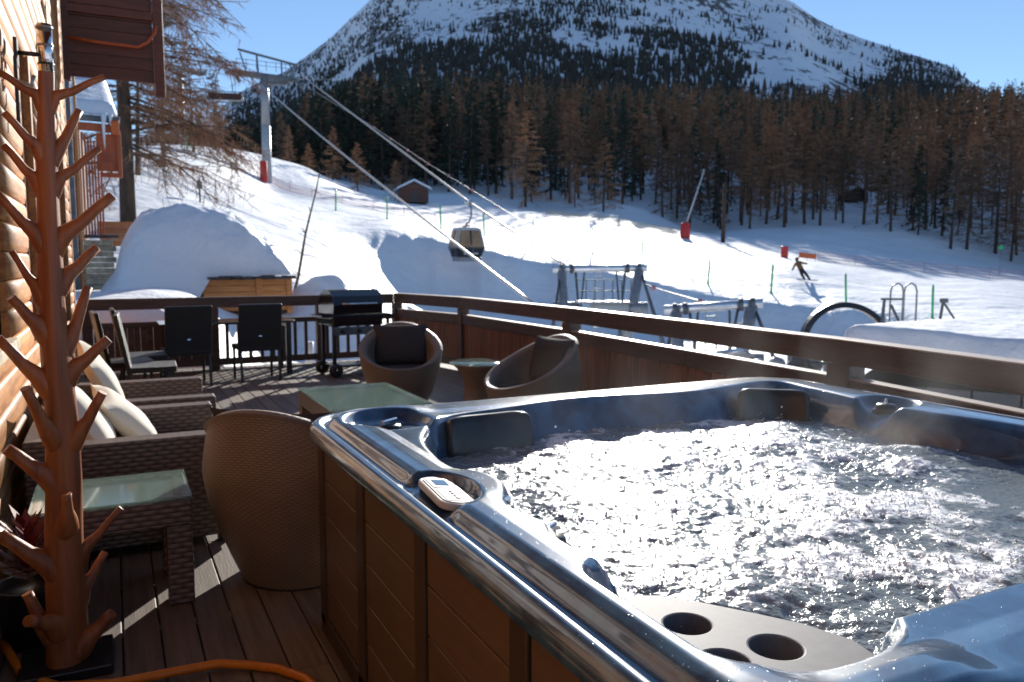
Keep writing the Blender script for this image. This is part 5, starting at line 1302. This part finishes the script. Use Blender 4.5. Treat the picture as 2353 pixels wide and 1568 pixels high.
m.add(A4 + [p - Vector((0, 0, .22)) for p in A4], [(0, 1, 2, 3), (7, 6, 5, 4), (0, 4, 5, 1), (1, 5, 6, 2), (2, 6, 7, 3), (3, 7, 4, 0)]); m.build('roof', m_blackg, stn, True, .01)
for k in range(9):
    c = e0 + ax * (.35 + .66 * k); MB().box((c.x + nx_.x * .12, c.y + nx_.y * .12, -2.45), (.63, .06, 4.0), math.atan2(ax.y, ax.x)).build('cladding_panel', m_panelgrey, stn, True, .008)
m = MB(); cc = (e0 + e1) / 2 + nx_ * (back / 2); m.box((cc.x, cc.y, -2.5), (5.8, back - .5, 3.9), math.atan2(ax.y, ax.x)); m.build('body', m_panelgrey, stn, True)
# ladder hoops and tripod on the roof
lh = thing('roof_ladder', at(2050, 728, 21), math.atan2(RT.y, RT.x), 'steel access ladder with curved hoops behind the snowy roof', 'ladder'); m = MB()
for x in (.10, .42): m.tube([(x - .16, 0, -2.4), (x - .16, 0, .62), (x - .12, 0, .74), (x, 0, .80), (x + .10, 0, .74), (x + .14, 0, .60), (x + .14, 0, -2.4)], .022, 6)
m.build('hoop', m_steel, lh); m = MB(); m.beam((-.28, 0, .42), (.22, 0, .42), .05, .05); m.beam((-.2, 0, .42), (-.42, 0, -2.4), .05, .05); m.beam((-.2, 0, .42), (-.18, .3, -2.4), .05, .05); m.beam((-.05, 0, .3), (.4, 0, -.55), .05, .05); m.build('support', m_steeld, lh)
tp = thing('roof_tripod', at(2165, 735, 21), math.atan2(RT.y, RT.x), 'small steel tripod stand on the snow of the lift station', 'stand'); m = MB()
for e in ((-.12, 0, -.55), (.06, .3, -.55), (.62, -.2, -.6)): m.beam((0, 0, .42), e, .045, .045)
m.build('legs', m_steeld, tp); MB().box((.02, 0, .45), (.16, .1, .10)).build('head', m_steeld, tp, False, .01)

# ------------------------------------------------------------------ piste furniture
gpole = thing('piste_pole', on(1500, 57), 0); GP0 = gpole
MB().tube([(0, 0, -.3), (0, 0, 1.9)], .065, 8).build('shaft', m_green, gpole); MB().tube([(0, 0, 1.9), (0, 0, 1.98)], [.05, .03], 8).build('tip', m_green, gpole); MB().lathe([(0, 0), (.10, 0), (.07, .12), (0, .12)], (0, 0, 0), 10).build('foot_sleeve', m_green, gpole)
poles = [(440, 80, 'first green piste pole from the left on the upper slope'), (537, 80, 'second green piste pole from the left, right of the bare larch'), (774, 72, 'green piste pole on the slope below the golden larches'), (891, 70, 'green piste pole below the small hut'), (1014, 66, 'green piste pole just left of the gondola cabin'), (1113, 64, 'green piste pole just right of the gondola cabin'), (1227, 63, 'second green piste pole right of the gondola cabin'), (1362, 62, 'third green piste pole right of the gondola cabin'), (1478, 61, 'green piste pole directly above the farther steel lift frame'), (1628, 59, 'green piste pole above the nearer steel lift frame, left one'), (1774, 58, 'green piste pole above the nearer steel lift frame, right one'), (1948, 56, 'green piste pole left of the roof ladder hoops'), (2149, 53, 'green piste pole left of the roof tripod')]
for i, (px, d_, lb) in enumerate(poles):
    o = gpole if i == 0 else copy_tree(GP0)
    p = on(px, d_); o.location = p; o.rotation_euler = (R(random.uniform(-3, 3)), R(random.uniform(-3, 3)), 0); tag(o, lb, 'pole', 'green piste poles')
# snow lance and pads
lz = on(1573, 103); sl = thing('snow_lance', lz, 0, 'tall slanting snow lance rising from a red pad at the piste edge', 'snow lance')
tipv = at(1617, 395, 103) - lz; MB().tube([(0, 0, 1.5), tuple(tipv)], [.13, .07], 8).build('lance', m_steelp, sl); MB().lathe([(0, 0), (.12, .1), (.12, .3), (0, .4)], tipv, 8).build('nozzle_head', m_steel, sl)
MB().lathe([(0, -.2), (.60, -.2), (.63, .3), (.58, 1.75), (.4, 1.95), (0, 1.95)], (0, 0, 0), 18).build('pad', m_red, sl)
pd = thing('crash_pad', on(1802, 88), 0, 'small upright red crash pad left of the snowboarder', 'pad'); MB().box((0, 0, .55), (.70, .4, 1.25), YAW * -1).build('cover', m_red, pd, False, .1); MB().box((0, 0, .32), (.73, .43, .08), -YAW).build('strap', m_orange, pd, False, .01)
bn = thing('banner', on(1855, 93), -YAW, 'low orange banner above the snowboarder', 'banner'); MB().box((0, 0, .45), (1.9, .08, .55), RY(6)).build('sheet', m_orange, bn, False, .03)
for x in (-.9, 0, .9): MB().tube([(x, .06, -.4), (x, .06, .8)], .03, 6).build('stake', m_green, bn)
def net(pxs, h, label, mat, name='safety_net', cat='net', dz=0):
    t = thing(name, on(*pxs[0]), 0, label, cat); pts = []
    for (a, da), (b, db) in zip(pxs, pxs[1:]):
        for k in range(8): pts.append(on(a + (b - a) * k / 8, da + (db - da) * k / 8, dz))
    pts.append(on(*pxs[-1], dz))
    m = MB()
    for f in (.02, .35, .68, 1.0): m.tube([p + Vector((0, 0, h * f)) for p in pts], .035 if mat is m_yel else .024, 4)
    for a, b in zip(pts, pts[1:]):
        for k in range(4): p = a.lerp(b, k / 4); m.beam(p + Vector((0, 0, 0)), p + Vector((0, 0, h)), .015, .015)
    m.build('mesh', mat, t, True)
    for p in pts[::4]: MB().tube([p - Vector((0, 0, .3)), p + Vector((0, 0, h + .15))], .03, 6).build('stake', mat, t, True)
    return t
net([(1880, 96), (2050, 99), (2200, 103), (2353, 108), (2500, 112)], 1.0, 'pinkish safety net along the right edge of the piste', m_pink)
net([(500, 92), (620, 92), (720, 86), (860, 82), (1000, 78), (1180, 74)], .7, 'pinkish boundary net low across the left slope', m_pink)
net([(1255, 110), (1330, 109), (1420, 107), (1500, 106), (1555, 105)], .9, 'yellow rope fence along the top of the piste', m_yel, 'rope_fence', 'fence')
wp = thing('wooden_pole', on(1660, 108), 0, 'grey wooden utility pole at the wood edge right of the lance', 'pole'); MB().tube([(0, 0, -.5), (.1, 0, 7.6)], [.28, .22], 10).build('shaft', m_bark, wp)
for z_ in (5.2, 6.6): MB().box((0, 0, z_), (1.0, .2, .22), -YAW).build('cross_piece', m_bark, wp)
gs = thing('round_sign', on(2298, 118), 0, 'small green round sign on a thin post at the far right', 'sign'); MB().tube([(0, 0, -.3), (0, 0, 3.2)], .05, 6).build('post', m_steel, gs); MB().lathe([(0, -.03), (.3, -.03), (.3, .03), (0, .03)], (0, 0, 0), 20, lambda p, a: RT * p.x - FH * p.z + Vector((0, 0, p.y + 3.5))).build('disc', m_green, gs)
# small hut on the crest
def hut(name, c, wd, dp, h, label, mat, snow=.35):
    t = thing(name, c, -YAW + R(14), label, 'hut'); hw = wd / 2; hd = dp / 2
    for k in range(int(h / .25)): MB().box((0, -hd, .125 + .25 * k), (wd, .12, .244)).build('plank', mat, t, False, .01)
    m = MB(); m.box((0, .06, h / 2), (wd - .06, dp - .1, h)); m.add([(-hw, -hd, h), (hw, -hd, h), (0, -hd, h + wd * .24), (-hw, hd, h), (hw, hd, h), (0, hd, h + wd * .24)], [(0, 1, 2), (5, 4, 3), (0, 3, 4, 1), (1, 4, 5, 2), (2, 5, 3, 0)]); m.build('body', mat, t)
    MB().box((.1, -hd - .05, h * .40), (wd * .22, .06, h * .78)).build('door', m_black, t)
    o = .5; rz_ = wd * .24 / hw
    for sx in (-1, 1):
        V = []
        a_ = (0, h + wd * .24 + .12); b_2 = (sx * (hw + o), h - rz_ * o + .12)
        m = MB().add([(a_[0], -hd - o, a_[1]), (b_2[0], -hd - o, b_2[1]), (b_2[0], hd + o, b_2[1]), (a_[0], hd + o, a_[1]), (a_[0], -hd - o, a_[1] + snow), (b_2[0] * .97, -hd - o, b_2[1] + snow), (b_2[0] * .97, hd + o, b_2[1] + snow), (a_[0], hd + o, a_[1] + snow)], [(0, 1, 2, 3), (7, 6, 5, 4), (0, 4, 5, 1), (1, 5, 6, 2), (2, 6, 7, 3), (3, 7, 4, 0)])
        m.build('roof_snow', m_snow_soft, t, False, .12)
    return t
hut('wooden_hut', on(950, 121), 4.2, 3.6, 1.9, 'small wooden hut with snowy gable roof on the far crest', m_sidedark)
hut('wooden_hut', on(1950, 205), 4.6, 4.0, 2.2, 'dark small hut among the trunks at the right of the wood', m_bark, .25)
ln = thing('lantern_post', on(465, 46), 0, 'small dark lantern post at the edge of the bright slope', 'lantern'); MB().tube([(0, 0, -.5), (0, 0, .7)], .05, 6).build('post', m_black, ln); MB().lathe([(0, .7), (.16, .72), (.14, 1.0), (.2, 1.02), (0, 1.25)], (0, 0, 0), 8).build('lamp_head', m_steeld, ln)
rp_ = thing('marker_post', (3.05, 14.1, gz(3.05, 14.1)), 0, 'red and white marker post seen through the far balusters', 'post'); MB().tube([(0, 0, -.2), (0, 0, .25)], .07, 10).build('red_band', m_red, rp_); MB().tube([(0, 0, .251), (0, 0, .7)], .075, 10).build('white_band', m_white, rp_)

# ------------------------------------------------------------------ snowboarder
sb = on(1842, 64.5)
def person(c):
    t = thing('person', c, -YAW + R(-8), 'snowboarder in a brown jacket leaning into a turn on the piste', 'person')
    # joints (x across the picture, y away, z up), leaning left over the board
    J = {'pel': (0, 0, .78), 'sp': (-.12, -.02, 1.02), 'ch': (-.26, -.04, 1.24), 'nk': (-.33, -.05, 1.42), 'hd': (-.36, -.06, 1.56), 'ht': (-.38, -.06, 1.70),
         'ls': (-.42, -.10, 1.30), 'le': (-.56, -.18, 1.06), 'lw': (-.68, -.22, .82), 'lh': (-.72, -.24, .72), 'rs': (-.14, .08, 1.36), 're': (.12, .10, 1.30), 'rw': (.36, .12, 1.26), 'rh': (.46, .12, 1.24),
         'lk': (.02, -.18, .42), 'la': (.22, -.10, .10), 'lt': (.26, -.22, .06), 'lhip': (-.06, -.06, .72), 'rhip': (.10, .05, .74), 'rk': (.38, .04, .46), 'ra': (.62, .06, .10), 'rt': (.66, -.06, .06)}
    RAD = {'pel': .15, 'sp': .15, 'ch': .17, 'nk': .07, 'hd': .115, 'ht': .09, 'ls': .09, 'le': .065, 'lw': .05, 'lh': .055, 'rs': .09, 're': .065, 'rw': .05, 'rh': .055, 'lhip': .11, 'lk': .085, 'la': .065, 'lt': .055, 'rhip': .11, 'rk': .085, 'ra': .065, 'rt': .055}
    E_ = [('pel', 'sp'), ('sp', 'ch'), ('ch', 'nk'), ('nk', 'hd'), ('hd', 'ht'), ('ch', 'ls'), ('ls', 'le'), ('le', 'lw'), ('lw', 'lh'), ('ch', 'rs'), ('rs', 're'), ('re', 'rw'), ('rw', 'rh'), ('pel', 'lhip'), ('lhip', 'lk'), ('lk', 'la'), ('la', 'lt'), ('pel', 'rhip'), ('rhip', 'rk'), ('rk', 'ra'), ('ra', 'rt')]
    ks = list(J); me = bpy.data.meshes.new('body'); me.from_pydata([J[k] for k in ks], [(ks.index(a), ks.index(b)) for a, b in E_], [])
    o = link('body', me, t); sm = o.modifiers.new('skin', 'SKIN')
    if not me.skin_vertices: me.attributes.new('tmp', 'FLOAT', 'POINT')
    for i, k in enumerate(ks):
        sv = me.skin_vertices[0].data[i]; sv.radius = (RAD[k] * 1.3, RAD[k] * 1.3); sv.use_root = (k == 'pel')
    o.modifiers.new('sub', 'SUBSURF').levels = 2
    dg = bpy.context.evaluated_depsgraph_get(); m2 = bpy.data.meshes.new_from_object(o.evaluated_get(dg)); o.modifiers.clear(); o.data = m2; m2.name = 'body'
    m2.materials.clear()
    for mm in (m_jacket, m_pants, m_black): m2.materials.append(mm)
    up_ = {'sp', 'ch', 'nk', 'ls', 'le', 'lw', 'rs', 're', 'rw'}; dk = {'lh', 'rh', 'hd', 'ht', 'lt', 'rt', 'la', 'ra'}
    for p in m2.polygons:
        k = min(ks, key=lambda q: (Vector(J[q]) - p.center).length - RAD[q]); p.material_index = 0 if k in up_ else 2 if k in dk else 1; p.use_smooth = True
    hl = MB().lathe([(0, -.02), (.135, .0), (.14, .06), (.12, .13), (.06, .175), (0, .185)], (-.37, -.06, 1.56), 16); hl.build('helmet', m_black, t)
    fc = MB().lathe([(0, -.09), (.05, -.07), (.085, -.02), (.09, .03), (0, .06)], (-.36, -.09, 1.545), 14); fc.build('face', m_skin, t)
    MB().box((-.36, -.185, 1.59), (.16, .04, .06)).build('goggles', m_orange, t, False, .015)
    return t
bpy.context.view_layer.update()
person(sb)
bo = MB(); prf = []
for k in range(21):
    u = k / 20 * 2 - 1; prf.append((u * .80, .145 * (1 - .15 * (1 - u * u)) * (1 - abs(u) ** 9) ** .5, .10 * max(0, abs(u) - .75) ** 1.5 * 4))
V = [(x, -w_, z) for x, w_, z in prf] + [(x, w_, z) for x, w_, z in prf]; V += [(x, y, z + .02) for x, y, z in V]; F = []
for k in range(20): F += [(k, k + 1, 22 + k, 21 + k), (42 + k, 63 + k, 64 + k, 43 + k), (k, 42 + k, 43 + k, k + 1), (21 + k, 22 + k, 64 + k, 63 + k)]
bo.add(V, F); o = bo.build('snowboard', m_blackg); o.location = sb + RT * .44 + Vector((0, 0, .03)) - FH * .05; o.rotation_euler = (R(10), R(4), -YAW + R(-20)); tag(o, 'dark snowboard under the feet of the brown-jacketed rider', 'snowboard')

# ------------------------------------------------------------------ thin steam over the water
def steam():
    m = bpy.data.materials.new('steam'); m.use_nodes = True; t = m.node_tree; L = t.links.new
    for n in list(t.nodes):
        if n.type == 'BSDF_PRINCIPLED': t.nodes.remove(n)
    out = t.nodes['Material Output']; pv = t.nodes.new('ShaderNodeVolumePrincipled'); L(pv.outputs[0], out.inputs['Volume'])
    pv.inputs['Color'].default_value = (.95, .95, .95, 1); pv.inputs['Anisotropy'].default_value = .45
    tc = t.nodes.new('ShaderNodeTexCoord'); no = t.nodes.new('ShaderNodeTexNoise'); no.inputs['Scale'].default_value = 2.3; no.inputs['Detail'].default_value = 4; no.inputs['Distortion'].default_value = .8; L(tc.outputs['Object'], no.inputs['Vector'])
    mr = t.nodes.new('ShaderNodeMapRange'); L(no.outputs[0], mr.inputs[0]); mr.inputs[1].default_value = .50; mr.inputs[2].default_value = .80; mr.inputs[3].default_value = 0; mr.inputs[4].default_value = .32
    sp = t.nodes.new('ShaderNodeSeparateXYZ'); L(tc.outputs['Generated'], sp.inputs[0])
    fz = t.nodes.new('ShaderNodeMapRange'); L(sp.outputs[2], fz.inputs[0]); fz.inputs[1].default_value = .15; fz.inputs[2].default_value = 1; fz.inputs[3].default_value = 1; fz.inputs[4].default_value = 0
    fx = t.nodes.new('ShaderNodeMapRange'); L(sp.outputs[0], fx.inputs[0]); fx.inputs[1].default_value = .25; fx.inputs[2].default_value = .8; fx.inputs[3].default_value = .25; fx.inputs[4].default_value = 1
    m1 = t.nodes.new('ShaderNodeMath'); m1.operation = 'MULTIPLY'; L(mr.outputs[0], m1.inputs[0]); L(fz.outputs[0], m1.inputs[1])
    m2 = t.nodes.new('ShaderNodeMath'); m2.operation = 'MULTIPLY'; L(m1.outputs[0], m2.inputs[0]); L(fx.outputs[0], m2.inputs[1]); L(m2.outputs[0], pv.inputs['Density'])
    return m
o = MB().box((0, 0, 0), (2.4, 2.3, .56)).build('steam', steam()); o.location = (2.25, 2.1, 1.045); tag(o, 'thin steam drifting above the foaming hot tub water', 'steam', kind='stuff')
SC.cycles.volume_step_rate = 2.5; SC.cycles.volume_max_steps = 64
